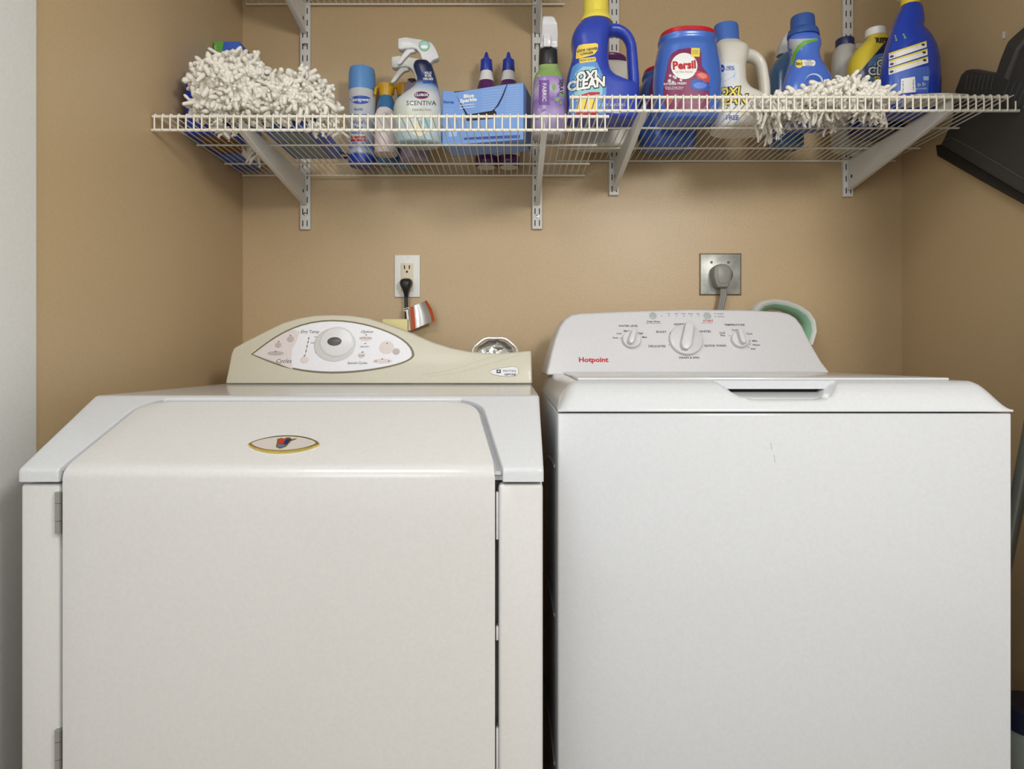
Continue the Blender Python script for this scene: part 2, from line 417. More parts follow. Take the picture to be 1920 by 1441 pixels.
# dust specks stay in the enamel; console
KD = .30; YD0 = 1.430; ZD0 = .9375
def PD(px, py, off=0):
    dz = (CY-py)/F; Y = (YD0-off+KD*(H-ZD0))/(1-KD*dz); return P(px, py, Y)
UD = Vector((1, 0, 0)); VD = Vector((0, KD, 1)).normalized()
out = [(422, 719), (428, 690), (433, 664), (438, 652), (460, 640), (495, 622), (530, 605), (560, 596), (590, 591), (620, 590), (655, 591), (690, 596), (730, 609), (770, 624), (810, 641), (845, 652), (880, 659), (920, 662), (955, 661), (996, 657), (998, 719)]
k = MB(); pts = [PD(*p) for p in out]; k.prism([tuple(p) for p in pts], (0, .075, 0)); k.bevel(.004, 3, 50)
con = k.build('control_console', ALM, dry, ang=50)
def LD(px, py): q = PD(px, py)-PD(620, 650); return (q.x, q.dot(VD))
OD = PD(620, 650)
def leaf_px(l, r, top, bot, yl, yr, n=24, p=.8):
    cx_ = (l+r)/2; pts = []
    for i in range(n+1):
        t = -math.cos(math.pi*i/n); ym = yl+(yr-yl)*(t+1)/2; pts.append((cx_+(r-l)/2*t, ym-(ym-top)*(1-t*t)**(p-.25*t)))
    for i in range(1, n):
        t = math.cos(math.pi*i/n); ym = yl+(yr-yl)*(t+1)/2; pts.append((cx_+(r-l)/2*t, ym+(bot-ym)*(1-t*t)**(p-.25*t)))
    return pts
OLIVE = mat('olive_trim', (105, 100, 70), .4); LAV = mat('pale_panel', (226, 226, 232), .35); PINK = mat('pink_grey_print', (214, 204, 202), .4)
MID = mat('taupe_button', (178, 170, 166), .35)
d = Decal(); d.shape([LD(*p) for p in leaf_px(470.5, 777, 599.5, 700, 664, 665)], 0)
d.shape([LD(*p) for p in leaf_px(474.5, 772.5, 602.5, 696.5, 664, 665)], 1, 1)
lf = [p for p in leaf_px(475, 772, 603, 696, 664, 665) if p[0] < 560 and p[1] < 664]
lb = [p for p in leaf_px(475, 772, 603, 696, 664, 665) if p[0] < 545 and p[1] >= 664]
d.shape([LD(*p) for p in lb+[(475, 664)][:0]+lf+[(562, 622), (556, 640), (548, 655), (546, 675), (549, 692)]], 2, 2)
d.on_plane('control_panel', [OLIVE, LAV, PINK], con, OD, UD, VD, .0006)
DD = {q_: Decal() for q_ in ('cycles_lettering', 'dry_temp_lettering', 'dial_lettering', 'option_lettering')}
def zone(x, y): return DD['cycles_lettering' if x < 550 else 'dry_temp_lettering' if (x < 587 or y < 625) and x < 600 else 'dial_lettering' if x < 665 and not y > 676 else 'option_lettering']
for t, x, y, s_ in (('Dry Temp', 581, 622, 6.7), ('Option', 688, 622, 6.4), ('Cycles', 532, 677, 9), ('Special Cycles', 670, 680.5, 5.2)):
    u, v = LD(x, y); zone(x, y).text(t, u, v, s_*1.45/F*1.25, 0, shear=.25, lift=3)
for x, y, t in ((600, 632, 'MORE DRY'), (592, 643, 'NORMAL'), (686, 634, 'EXTRA DRY'), (684, 650, 'LESS DRY'), (623, 670, 'START'), (595, 661, 'DRY'), (658, 661, 'DRY'), (678, 667, 'SLEEP')):
    u, v = LD(x, y); zone(x, y).text(t, u, v, 4.2*1.45/F, 0, lift=3)
for x, y in ((605, 629), (594, 639), (687, 628), (685, 644), (680, 660), (600, 659), (612, 664), (623, 666), (637, 664), (649, 659), (578, 641), (576, 649), (574, 658), (571, 667), (579, 634), (545, 629), (523, 640), (517, 659), (726, 644), (717, 673), (705, 677), (729, 677)):
    u, v = LD(x, y); zone(x, y).ellipse(u, v, .0018, .0012, 0, 3, 12)
DD['dry_temp_lettering'].band([LD(580, 632), LD(572, 668)], .0007, 0, 3, closed=False)
for q_, d in DD.items(): d.on_plane(q_, [INK], con, OD, UD, VD, .0006)
def disc(px, py, r, h, m, name, parent, Pf, N, seg=28, ry=None, bev=.3):
    """low round button lying on a tilted plane"""
    c = Pf(px, py); U = Vector((1, 0, 0)); V = N.cross(U).normalized()*-1; k = MB(); ry = ry or r
    rr = []
    for q, hh in ((1, 0), (1, h*.6), (1-bev*.4, h*.9), (1-bev, h), (.02, h)):
        rr.append([tuple(c+U*r*q*math.cos(t)+V*ry*q*math.sin(t)+N*hh) for t in [2*math.pi*i/seg for i in range(seg)]])
    k.rings(rr); return k.build(name, m, parent, ang=50)
ND = UD.cross(VD).normalized()
if ND.y > 0: ND = -ND
for x, y, r, ry in ((545, 636, .0095, .0085), (522, 647, .0085, .0078), (517, 662.5, .022, .006), (743, 659, .0085, .008), (725, 651.5, .0175, .0165), (717, 677, .023, .006), (571, 675, .0105, .0085), (678, 666, .009, .0075), (686, 635, .016, .006)):
    disc(x, y, r, .0012, MID if x < 560 or x == 743 else PINK, 'push_button', con, PD, ND, ry=ry)
disc(628, 646, .047, .002, mat('dial_skirt', (200, 198, 196), .3), 'dial_ring', con, PD, ND, ry=.040, bev=.08)
disc(632, 641, .0385, .0045, PLAW, 'dial', con, PD, ND, ry=.035, bev=.12)
kk = disc(628, 641, .0165, .0062, mat('dial_button', (82, 80, 78), .35), 'dial_button', con, PD, ND, ry=.0105, bev=.2)
# maker's leaf badge, curved mould lines
d = Decal(); d.shape([LD(*p) for p in [(917, 697), (925, 692.5), (940, 689.5), (960, 687), (968, 688), (972, 692), (972, 699), (968, 704), (955, 706), (938, 704.5), (925, 702)]], 0)
d.band([LD(*p) for p in [(917, 697), (925, 692.5), (940, 689.5), (960, 687), (968, 688), (972, 692), (972, 699), (968, 704), (955, 706), (938, 704.5), (925, 702)]], .0006, 1, 1)
u, v = LD(935, 696); d.rrect(u, v, .0048, .0042, .0008, 2, 1); d.text('M', u, v, .006, 0, bold=.03, lift=2)
u, v = LD(955.5, 695.5); d.text('MAYTAG', u, v, .0072, 2, lift=2); u, v = LD(956, 702.2); d.text('NEPTUNE', u, v, .0058, 2, bold=.03, shear=.3, lift=2)
d.on_plane('maker_badge', [LAV, OLIVE, INK], con, OD, UD, VD, .0006)
d = Decal()
for a in ([(790, 702), (830, 697), (870, 686), (910, 672), (950, 663)], [(800, 706), (850, 700), (890, 690), (930, 678), (975, 665)]):
    d.band([LD(*p) for p in a], .0007, 0, 0, closed=False)
d.on_plane('mould_line', [mat('almond_groove', (196, 192, 160), .5)], con, OD, UD, VD, .0003)
# foil vent duct behind the dryer
FOIL = mat('crumpled_foil', (200, 200, 198), .22, metal=1, bump=1.0, bscale=90)
cd = P(928, 655, 1.62); dv = thing('foil_vent_duct', (cd.x, cd.y, .80), 'silver foil vent duct end rising behind the almond control console', 'duct')
k = MB()
for i in range(8):
    zz = .79+i*.03
prof = []
for i in range(26): prof.append((.050+(.003 if i % 2 else 0), .80-cd.z+i*(cd.z-.80-.045)/25))
k.lathe(cd, prof, 36, cap=True); k.build('duct_hose', FOIL, dv, ang=80)
k = MB(); c = Vector((cd.x, cd.y-.004, cd.z+.002))
c = P(928, 663, 1.60); k.tube([c+Vector((.056*math.cos(t), .020*math.sin(t)+.0, .040*math.sin(t)+.0015*math.sin(7*t))) for t in [2*math.pi*i/40 for i in range(40)]], .0042, 8, closed=True)
k.build('duct_rim', mat('pale_foil', (225, 225, 220), .35, metal=.6, bump=.6, bscale=120), dv)
k = MB(); rr = []
for j in range(9):
    q = 1-j/8.5; rr.append([tuple(c+Vector((.047*q*math.cos(t), .014*q*math.sin(t)-.008*(1-q*q), .037*q*math.sin(t)-.001+R.uniform(-.0025, .0025)))) for t in [2*math.pi*i/30 for i in range(30)]])
k.rings(rr); k.build('crumpled_foil', FOIL, dv, ang=20)
# yellow sponge slab behind the console
k = MB(); q = P(742, 598, 1.56); k.box(X(718, 1.56), X(765, 1.56), 1.553, 1.573, .92, q.z); k.bevel(.002, 2)
tag(k.build('yellow_card', mat('yellow_card', (216, 206, 150), .7, bump=.3), None, base=(q.x, 1.56, .92)), 'pale yellow card edge poking up behind the dryer console', 'card')

# ---------------------------------------------------------------- washer
WF = .983; WL = .065; WR = .751; ZB = .911
was = thing('washing_machine', ((WL+WR)/2, 1.3, 0), 'white top-loading washing machine with three control knobs, right of the dryer', 'washing machine')
k = MB(); k.box(WL, WR, WF, 1.645, 0, ZB); k.bevel(.003, 3)
cab = k.build('cabinet', ENAM, was)
# side-panel pressings
k = MB()
for i in range(3):
    k.tube([(WL+.0015, 1.05+.5*t, .82-.24*i-.10*t*t*4*.25) for t in np.linspace(0, 1, 9)], .004, 6)
k.build('side_rib', ENAM, was)
# scuffs on the front
d = Decal()
for x, y in ((1445, 830), (1446, 836), (1451, 852), (1452, 860)): d.band([(X(x, WF), Z(y, WF)), (X(x+1, WF), Z(y+6, WF))], .0008, 0, 0, closed=False)
d.on_plane('scuff', [mat('scuff_grey', (170, 170, 170), .6)], was, (0, WF, 0), (1, 0, 0), (0, 0, 1), .0003)
zc0 = .9135; hz = .0450; Yn = 1.0; YBK = 1.62
nl = [(1325, 704), (1338, 709), (1350, 716), (1360, 725), (1371, 734), (1383, 741.5), (1398, 746.5), (1415, 748.5), (1525, 748.5), (1543, 747), (1556, 742), (1567, 733), (1577, 723), (1588, 715), (1602, 709), (1618, 704)]
nlx = [X(a, Yn) for a, b in nl]; nlz = [Z(b, Yn) for a, b in nl]
def gg(d, w_): return 1-(1-min(max(d/w_, 0), 1))**2.1
def topz(x, y):
    z = zc0+.003+(hz-.003)*gg(x-WL, .034)*gg(WR-x, .034)*gg(y-(WF-.003), .056)
    if y < 1.0525 and nlx[0] < x < nlx[-1]: z = min(z, float(np.interp(x, nlx, nlz))+(y-1.0)*.05)
    return z
xs_ = [WL+.0005*i*i for i in range(0, 9)]+list(np.arange(WL+.04, WR-.036, .0035))+[WR-.0005*i*i for i in range(8, -1, -1)]
ys_ = [WF-.003+.0005*i*i for i in range(0, 9)]+list(np.arange(1.014, 1.050, .0035))+[1.0520, 1.0528]+list(np.linspace(1.06, YBK, 14))
k = MB(); gr = [[k.bm.verts.new((x, y, topz(x, y))) for x in xs_] for y in ys_]
for a, b in zip(gr, gr[1:]):
    for j in range(len(a)-1): k._f([a[j], a[j+1], b[j+1], b[j]])
rim = [v for v in gr[0]]+[r[-1] for r in gr[1:]]+[v for v in gr[-1][-2::-1]]+[r[0] for r in gr[-2:0:-1]]
low = [k.bm.verts.new((v.co.x, v.co.y, zc0)) for v in rim]
for i in range(len(rim)): k._f([rim[i], low[i], low[(i+1) % len(low)], rim[(i+1) % len(rim)]])
k._f(low); top = k.build('top_cover', ENAM, was, ang=38)
k = MB(); k.prism([tuple((a, b, .9585)) for a, b in ((.100, 1.036), (.692, 1.036), (.680, 1.47), (.110, 1.47))], (0, 0, .0045)); k.bevel(.0015, 2)
k.box(X(1322, 1.04), X(1616, 1.04), 1.036, 1.05, .945, .9585)
k.build('lid', ENAM, was)
k = MB(); k.box(X(1356, 1.05), X(1572, 1.05), 1.0500, 1.0515, .938, .9455); k.build('hand_slot_shade', DARK, was)  # thin dark strip stands in for the shade under the lid edge
# ledge inside the hand hold
k = MB(); k.prism([(X(1375, 1.0), y, z) for y, z in ((1.0, .9305), (1.045, .9400), (1.0515, .9400), (1.0515, .93))], (X(1560, 1.0)-X(1375, 1.0), 0, 0)); k.build('finger_ledge', ENAM, was)
# console
KW = .42; YW0 = 1.495; ZW0 = .958
def PW(px, py, off=0):
    dz = (CY-py)/F; Y = (YW0-off+KW*(H-ZW0))/(1-KW*dz); return P(px, py, Y)
VW = Vector((0, KW, 1)).normalized()
ow = [(1024, 703), (1028, 685), (1034, 660), (1041, 635), (1050, 612), (1060, 598), (1072, 590), (1090, 587), (1180, 583), (1290, 580), (1400, 581), (1460, 584), (1480, 588), (1493, 596), (1504, 610), (1515, 632), (1528, 656), (1541, 678), (1555, 696), (1560, 703)]
pts = [PW(*p) for p in ow]; k = MB(); cxw = PW(1290, 650).x
back = []
for p in pts:
    back.append(Vector((cxw+(p.x-cxw)*1.02, 1.635, p.z)))
k.rings([[tuple(p) for p in pts], [tuple(p) for p in back]]); k.bevel(.007, 4, 50)
wc = k.build('control_console', PLAW, was, ang=40)
OW = PW(1290, 650)
def LW(px, py): q = PW(px, py)-OW; return (q.x, q.dot(VW))
DD = {q_: Decal() for q_ in ('water_level_lettering', 'cycle_lettering', 'temperature_lettering', 'status_lettering')}
def zone(x, y): return DD['status_lettering' if y < 607 and x != 1200.5 else 'water_level_lettering' if x < 1215 else 'cycle_lettering' if not (x > 1345 and x != 1341 and y != 648) else 'temperature_lettering']
def tw(t, x, y, s_, mi=0, **kw): u, v = LW(x, y); zone(x, y).text(t, u, v, s_*1.54/F*1.0, mi, lift=0, **kw)
for t, x, y, s_ in (('WATER LEVEL', 1178, 611, 5.2), ('TEMPERATURE', 1377, 609, 5.2), ('NORMAL', 1277, 608, 5.8), ('BULKY', 1240, 622, 5.8), ('WHITES', 1321, 621.5, 5.8), ('DELICATES', 1232, 649, 5.8), ('QUICK WASH', 1341, 648, 5.8), ('DRAIN & SPIN', 1292, 670.5, 5.4), ('Delay Rinse', 1225, 602.5, 4.6)):
    tw(t, x, y, s_, bold=.02, sx=1.12)
for t, x, y in (('Auto', 1154, 633), ('Low', 1161, 625), ('Medium', 1178, 620.5), ('High', 1201, 624.5), ('Max', 1208.5, 632), ('Cold', 1354, 624), ('Plus', 1355, 628.5), ('Cool', 1377, 618.5), ('Cool', 1405, 625.5), ('Mild', 1415, 639), ('Warm', 1418, 646.5), ('Hot', 1412, 654)):
    tw(t, x, y, 4.9, bold=.02, sx=1.1)
for t, x in (('Fill', 1254), ('Soak', 1268), ('Wash', 1281.5), ('Rinse', 1295), ('Spin', 1309)): tw(t, x, 588, 3.4, sx=1.1)
tw('Complete', 1350, 588, 3.4); tw('Unlocked', 1351, 593.3, 3.4); tw('START', 1328, 601.5, 6.0, 1, bold=.02, sx=1.1); tw('HOLD TO CANCEL', 1326, 605.5, 2.4, 1); tw('HOLD 3 SEC FOR OPTIONS', 1225, 606, 2.4)
for x, y in ((1240.5, 592), (1254.5, 592), (1268.5, 592), (1282, 592), (1296, 591.5), (1310, 591.5), (1340, 588), (1341, 593.5), (1278.5, 615.5), (1256, 624.5), (1305, 624), (1254, 646.5), (1316, 646), (1289.5, 664), (1164, 634), (1171, 628), (1181, 625), (1199.5, 633), (1190, 623), (1367.5, 629), (1397.5, 628), (1406, 639), (1406, 645), (1403, 651)):
    u, v = LW(x, y); zone(x, y).ellipse(u, v, .0010, .0012, 0, 0, 10)
for q_, d in DD.items(): d.on_plane(q_, [INK, RED], wc, OW, (1, 0, 0), VW, .0004)
d = Decal(); u, v = LW(1112.5, 674.5); d.text('Hotpoint', u, v, .0165, 0, bold=.035, sx=1.12, lift=0); d.on_plane('maker_name', [RED], wc, OW, (1, 0, 0), VW, .0004)
NW = Vector((1, 0, 0)).cross(VW).normalized()
if NW.y > 0: NW = -NW
def knob(px, py, r, ang_):
    o = disc(px, py+1, r, .010, PLAW, 'knob', wc, PW, NW, bev=.06, seg=40)
    # raised grip blade across the knob
    c = PW(px, py); ca, sa = math.cos(ang_), math.sin(ang_); U = Vector((1, 0, 0))*ca+VW*sa; V = U.cross(NW)
    k = MB(); L = r*1.0; wv = r*.30
    ol = [(-L*.55, -wv), (L*.75, -wv*.85), (L*1.0, -wv*.4), (L*1.0, wv*.4), (L*.75, wv*.85), (-L*.55, wv), (-L*.85, wv*.5), (-L*.85, -wv*.5)]
    k.prism([tuple(c+U*a+V*b+NW*.006) for a, b in ol], tuple(NW*.018)); k.bevel(.0022, 3, 30)
    g_ = k.build('knob_grip', PLAW, None, ang=50); wl = wloc(was)
    g_.parent = wc; g_.data.transform(Matrix.Translation(-wl))
knob(1183.5, 637, .0215, math.radians(70)); knob(1285.5, 637, .039, math.radians(75)); knob(1386.5, 637, .0205, math.radians(100))
BG = mat('grey_button', (170, 176, 174), .4)
disc(1224, 592, .0088, .002, BG, 'push_button', wc, PW, NW); disc(1326, 592, .0088, .002, BG, 'push_button', wc, PW, NW)
# mint handled thing behind the console
k = MB()
def arch(pts, y, w_, h_): pass
hp = [(1412, 600), (1416, 583), (1428, 572), (1448, 568), (1470, 571), (1492, 579), (1508, 590), (1517, 604), (1519, 622), (1512, 645)]
Yh = 1.70
ps = [P(a, b, Yh) for a, b in hp]
q = []
for i in range(len(ps)-1):
    for t in (0, .5): q.append(ps[i].lerp(ps[i+1], t))
q.append(ps[-1])
rt = thing('plastic_hoop', (P(1465, 600, Yh).x, Yh, P(1465, 690, Yh).z), 'white and mint green plastic basket rim sticking up behind the washer console', 'basket')
k = MB(); ring_ = []
cen = P(1462, 625, Yh)
for i, p in enumerate(q):
    o_ = (p-cen); o_.y = 0; o_.normalize(); ring_.append([tuple(p+o_*a+Vector((0, b, 0))) for a, b in ((.007, -.022), (.011, -.014), (.010, .020), (-.003, .022), (-.007, .0), (-.003, -.018))])
k.rings(ring_); k.build('rim', mat('milky_plastic', (222, 224, 218), .35), rt, ang=60)
k = MB(); ring_ = []
for i, p in enumerate(q):
    o_ = (p-cen); o_.y = 0; o_.normalize(); ring_.append([tuple(p+o_*a+Vector((0, b, 0))) for a, b in ((-.0035, -.019), (-.0025, .024), (-.0145, .024), (-.0155, -.005))])
k.rings(ring_); k.build('inner_band', mat('mint_plastic', (160, 212, 180), .4), rt, ang=60)
k = MB(); k.box(P(1412, 0, Yh).x-.004, P(1412, 0, Yh).x+.004, Yh-.02, Yh+.02, .80, ps[0].z+.002); k.box(ps[-1].x-.004, ps[-1].x+.004, Yh-.02, Yh+.02, .80, ps[-1].z+.002); k.build('side', MATS['milky_plastic'], rt)

# ---------------------------------------------------------------- outlets
oc = P(764, 517.5, WY); out1 = thing('wall_outlet', (oc.x, WY, oc.z), 'white duplex outlet plate on the tan wall above the dryer', 'outlet')
k = MB(); k.box(X(740, WY), X(788, WY), WY-.006, WY, Z(557.5, WY), Z(478, WY)); k.bevel(.003, 3); k.build('cover_plate', WHT, out1)
k = MB(); k.box(X(752.5, WY), X(775.5, WY), WY-.0085, WY-.004, Z(546, WY), Z(494, WY)); k.bevel(.001, 2)
rcp = k.build('receptacle', mat('ivory_plastic', (228, 216, 190), .4), out1)
d = Decal()
for x, y, a, b in ((759.5, 501.5, 1.0, 3.6), (768.5, 501.5, 1.0, 3.6)): d.rrect(X(x, WY)-oc.x, Z(y, WY)-oc.z, a*WY/F, b*WY/F, .0006)
d.ellipse(X(764, WY)-oc.x, Z(510, WY)-oc.z, .0028, .0032)
d.on_plane('socket_slot', [DARK], rcp, (oc.x, WY-.0085, oc.z), (1, 0, 0), (0, 0, 1))
k = MB(); k.lathe((X(764, WY), WY-.006, Z(483, WY)), [(.0035, 0), (.003, .001)], 14, 'y'); k.build('screw', CHROME, out1)
pc = P(761, 531, WY-.03); pl1 = thing('power_cord', (pc.x, WY-.02, pc.z), 'black plug and cord in the white outlet, running down behind the dryer', 'cord')
k = MB(); rr = []
for py, hw, y0, y1 in ((521, 6, .022, .012), (524, 10, .036, .009), (529, 11.7, .040, .009), (535, 10.5, .040, .009), (542, 7, .036, .010), (550, 4.6, .030, .013), (556, 3.4, .026, .016)):
    z = Z(py, WY-.03); a = hw*WY/F; rr.append(ring(X(761, WY-.03), WY-(y0+y1)/2, z, a, (y0-y1)/2+.004, 2.6, 24))
k.rings(rr); k.build('plug', BLACK, pl1, ang=60)
k = MB(); pp = [P(761, 553, WY-.022), P(761.5, 565, WY-.022), P(762, 585, WY-.025), P(762, 610, WY-.03), P(763, 650, WY-.05), P(765, 720, WY-.08)]
k.tube(pp, .0048, 10); k.build('cable', BLACK, pl1)
tg = thing('cord_tag', tuple(P(786, 620, WY-.03)), 'silver foil warning tag with orange stripes hanging from the black cord', 'tag')
SIL = mat('silver_label', (205, 205, 203), .3, metal=.55, bump=.4, bscale=60); ORG = mat('orange_stripe', (205, 88, 45), .4)
tl, tr_, br_, bl_ = (767, 577), (800, 563), (815, 601), (768, 620)
def tagpt(u, v, dy=0):
    a = Vector(tl).lerp(Vector(tr_), u); b = Vector(bl_).lerp(Vector(br_), u); p = a.lerp(b, v)
    return P(p[0]+3*math.sin(v*3.1)*u, p[1], WY-.045+.014*math.sin(u*3)-dy)
k = MB(); n = 12; g = [[k.bm.verts.new(tagpt(i/n, j/n)) for i in range(n+1)] for j in range(n+1)]
for j in range(n):
    for i in range(n): k._f([g[j][i], g[j][i+1], g[j+1][i+1], g[j+1][i]])
lab = k.build('foil_sheet', SIL, tg); md = lab.modifiers.new('s', 'SOLIDIFY'); md.thickness = .0012; md.offset = 0; apply_mods(lab)
for u0, u1 in ((.06, .24), (.88, 1.0)):
    k = MB(); g = [[k.bm.verts.new(tagpt(u0+(u1-u0)*i, j/n, .0016)) for i in range(2)] for j in range(n+1)]
    for j in range(n): k._f([g[j][0], g[j][1], g[j+1][1], g[j+1][0]])
    k.build('orange_stripe', ORG, tg)
k = MB(); k.tube([P(757, 579, WY-.03), P(765, 577, WY-.045), P(770, 579, WY-.042), P(766, 583, WY-.035), P(757, 582, WY-.03)], .0018, 6)
k.prism([tuple(P(761, 580, WY-.050)), tuple(P(765, 580, WY-.050)), tuple(P(769, 619, WY-.050)), tuple(P(765.5, 619, WY-.050))], (0, .0012, 0)); k.build('tie', WHT, tg)
o2 = P(1350, 514, WY); out2 = thing('range_outlet', (o2.x, WY, o2.z), 'square galvanised metal outlet plate above the washing machine', 'outlet')
k = MB(); k.box(X(1311, WY), X(1389.5, WY), WY-.003, WY, Z(553.5, WY), Z(475, WY)); k.bevel(.001, 2); k.build('plate_rim', mat('aged_brass_edge', (120, 104, 76), .5, metal=.4), out2)
k = MB(); k.box(X(1313, WY), X(1387.5, WY), WY-.005, WY-.002, Z(551.5, WY), Z(477, WY)); k.bevel(.001, 2)
k.build('cover_plate', mat('galvanised_steel', (176, 178, 172), .38, metal=.35, bscale=35, speck=.28, bump=.3), out2)
for x in (1333, 1365):
    k = MB(); k.lathe((X(x, WY), WY-.005, Z(492, WY)), [(.0038, 0), (.003, .0012)], 14, 'y'); k.build('screw', mat('old_screw', (90, 88, 84), .4, metal=.7), out2)
k = MB(); k.lathe((X(1353, WY), WY-.005, Z(515, WY)), [(.028, 0), (.028, .003)], 32, 'y'); k.build('receptacle', mat('dark_receptacle', (70, 68, 64), .5), out2)
p2 = P(1355, 515, WY-.04); pl2 = thing('heavy_power_cord', tuple(p2), 'thick grey angled plug and flat cord in the metal outlet above the washer', 'cord')
k = MB(); ol = [(1339, 504), (1341, 499), (1346, 495.5), (1354, 494), (1362, 495), (1368, 498), (1372, 503), (1373.5, 510), (1372, 522), (1368, 534), (1366, 539), (1346, 539), (1343, 532), (1338.5, 518)]
k.prism([tuple(P(a, b, WY-.045)) for a, b in ol], (0, .036, 0)); k.bevel(.005, 3, 40); pg = k.build('plug', GREY, pl2, ang=50)
k = MB(); ol = [(1346, 501), (1352, 498.5), (1362, 499.5), (1368, 504), (1369, 511), (1366, 530), (1349, 531), (1345, 515)]
k.prism([tuple(P(a, b, WY-.0465)) for a, b in ol], (0, .004, 0)); k.bevel(.001, 2, 40); k.build('plug_face', mat('grey_plastic_face', (150, 148, 142), .4), pl2, ang=50)
k = MB()
for dx in (-3.6, 0, 3.6):
    k.tube([P(a+dx, b, WY-.03) for a, b in ((1356, 536), (1356.5, 545), (1356.5, 555), (1353, 570), (1350, 585), (1348, 640))], .0042, 10)
k.build('cable', GREY, pl2)

# ---------------------------------------------------------------- wall standards, brackets, shelves
YF = 1.331; YB = 1.765; ZL = 1.4925; ZR = 1.532; ZU = 1.957
def standard(x, z0, z1, label, screws):
    t = thing('shelf_standard', (x, WY, z0), label, 'shelf track', 'slotted shelf tracks on the back wall')
    k = MB(); hw = .0135; k.box(x-hw, x+hw, WY-.012, WY, z0, z1); k.bevel(.0012, 2); k.mi = 1
    z = z0+.008
    while z < z1-.02:
        for s in (-1, 1): k.box(x+s*.006-.0013, x+s*.006+.0013, WY-.0123, WY-.010, z, z+.016)
        z += .032
    k.build('channel', [STEEL, DARK], t)
    for zs in screws:
        k = MB(); k.lathe((x, WY-.012, zs), [(.0048, 0), (.0042, .0016), (.001, .0022)], 16, 'y'); k.build('screw', CHROME, t)
SX = [X(574.5, WY), X(1007, WY), X(1150.5, WY), X(1586.5, WY)]
standard(SX[0], 1.343, 2.2, 'leftmost slotted white shelf track, between the white mop head and the blue-capped can', [Z(403, WY), Z(88, WY)])
standard(SX[1], 1.344, 2.2, 'slotted white shelf track behind the lavender spray bottle', [Z(407, WY), Z(88, WY)])
standard(SX[2], 1.436, 2.2, 'slotted white shelf track behind the big blue yellow-capped jug', [])
standard(SX[3], 1.432, 2.2, 'rightmost slotted white shelf track, above the navy-capped white bottle', [])
def bracket(x, z, label, hook=True):
    t = thing('shelf_bracket', (x, WY-.012, z), label, 'bracket', 'white steel shelf brackets')
    y0 = 1.345; y1 = WY-.0125; th = .0025; zt_ = z-.0045
    k = MB(); k.prism([(x-th/2, y0, zt_), (x-th/2, y0, zt_-.022), (x-th/2, y1-.004, zt_-.078), (x-th/2, y1, zt_-.074), (x-th/2, y1, zt_)], (th, 0, 0))
    k.mi = 1; k.box(x-.002, x+.002, y1-.022, y1-.016, zt_-.05, zt_-.042); k.build('web', [STEEL, DARK], t)
    k = MB(); k.prism([(x-.0065, y0-.001, zt_-.021), (x-.0065, y0-.001, zt_-.0235), (x-.0065, y1-.006, zt_-.0805), (x-.0065, y1-.003, zt_-.0785)], (.013, 0, 0)); k.bevel(.0008, 2); k.build('bottom_flange', STEEL, t)
    return t
bracket(SX[0], ZL, 'white steel bracket under the left end of the lower wire shelf')
bracket(SX[1], ZL, 'white steel bracket under the wire shelf below the lavender spray bottle')
bracket(SX[2], ZR, 'white steel bracket under the left end of the raised right wire shelf')
bracket(SX[3], ZR, 'white steel bracket under the right end of the raised wire shelf')
bracket(SX[0], ZU, 'white steel bracket of the topmost shelf, above the white mop head')
bracket(SX[1], ZU, 'white steel bracket of the topmost shelf, above the lavender spray bottle')
def shelf(x0, x1, z, label, rails=(1.513, 1.658), topend=None, x1r=None, phase=0):
    t = thing('wire_shelf', ((x0+x1)/2, YB, z), label, 'shelf')
    tx = topend or x1; sp = .01613; k = MB(); x = x0+.006+phase
    lip = .0325
    while x < x1-.002:
        pts = [(x, YB+.002, z), (x, 1.55, z), (x, YF+.004, z), (x, YF, z-.0005), (x, YF-.0035, z-.0035), (x, YF-.004, z-.008), (x, YF-.004, z-lip-.0025)]
        if x > tx: k.tube(pts[:3]+[(x, YF+.002, z)], .0014, 6); k.tube([(x, YF-.004, z-lip+.018), pts[-1]], .0017, 6)
        else: k.tube(pts[:3], .0014, 6); k.tube(pts[2:], .0018, 6)
        x += sp
    k.build('wire_deck', WIRE, t, ang=80)
    k = MB(); k.tube([(x0, YF, z-.005), (tx+.003, YF, z-.005)], .0030, 10); k.build('front_rail', WIRE, t)
    k = MB(); k.tube([(x0-.001, YF, z-lip), (x1, YF, z-lip)], .0030, 10); k.build('lip_rail', WIRE, t)
    for y in (*rails, YB):
        k = MB(); k.tube([(x0+.002, y, z-.0038), (x1+.001, y, z-.0038)], .0024, 8); k.build('deck_rail', WIRE, t)
    return t
shelf(XL+.002, .190, ZL, 'left lower white wire shelf holding the blue boxes, mop head and spray bottles')
shelf(.1125, XR-.026, ZR, 'right white wire shelf set slightly higher, holding the detergent jugs and second mop head', topend=1.008)
shelf(X(460, YB), .135, ZU, 'topmost white wire shelf cut off by the top of the photo')

# ---------------------------------------------------------------- goods on the left shelf
E = .0016   # top of the deck wires above the shelf height
zL = ZL+E; zR = ZR+E
LB = mat('blue_card', (48, 84, 190), .45); LB2 = mat('bright_blue_card', (30, 60, 175), .4); GRN = mat('green_print', (98, 168, 60), .45)
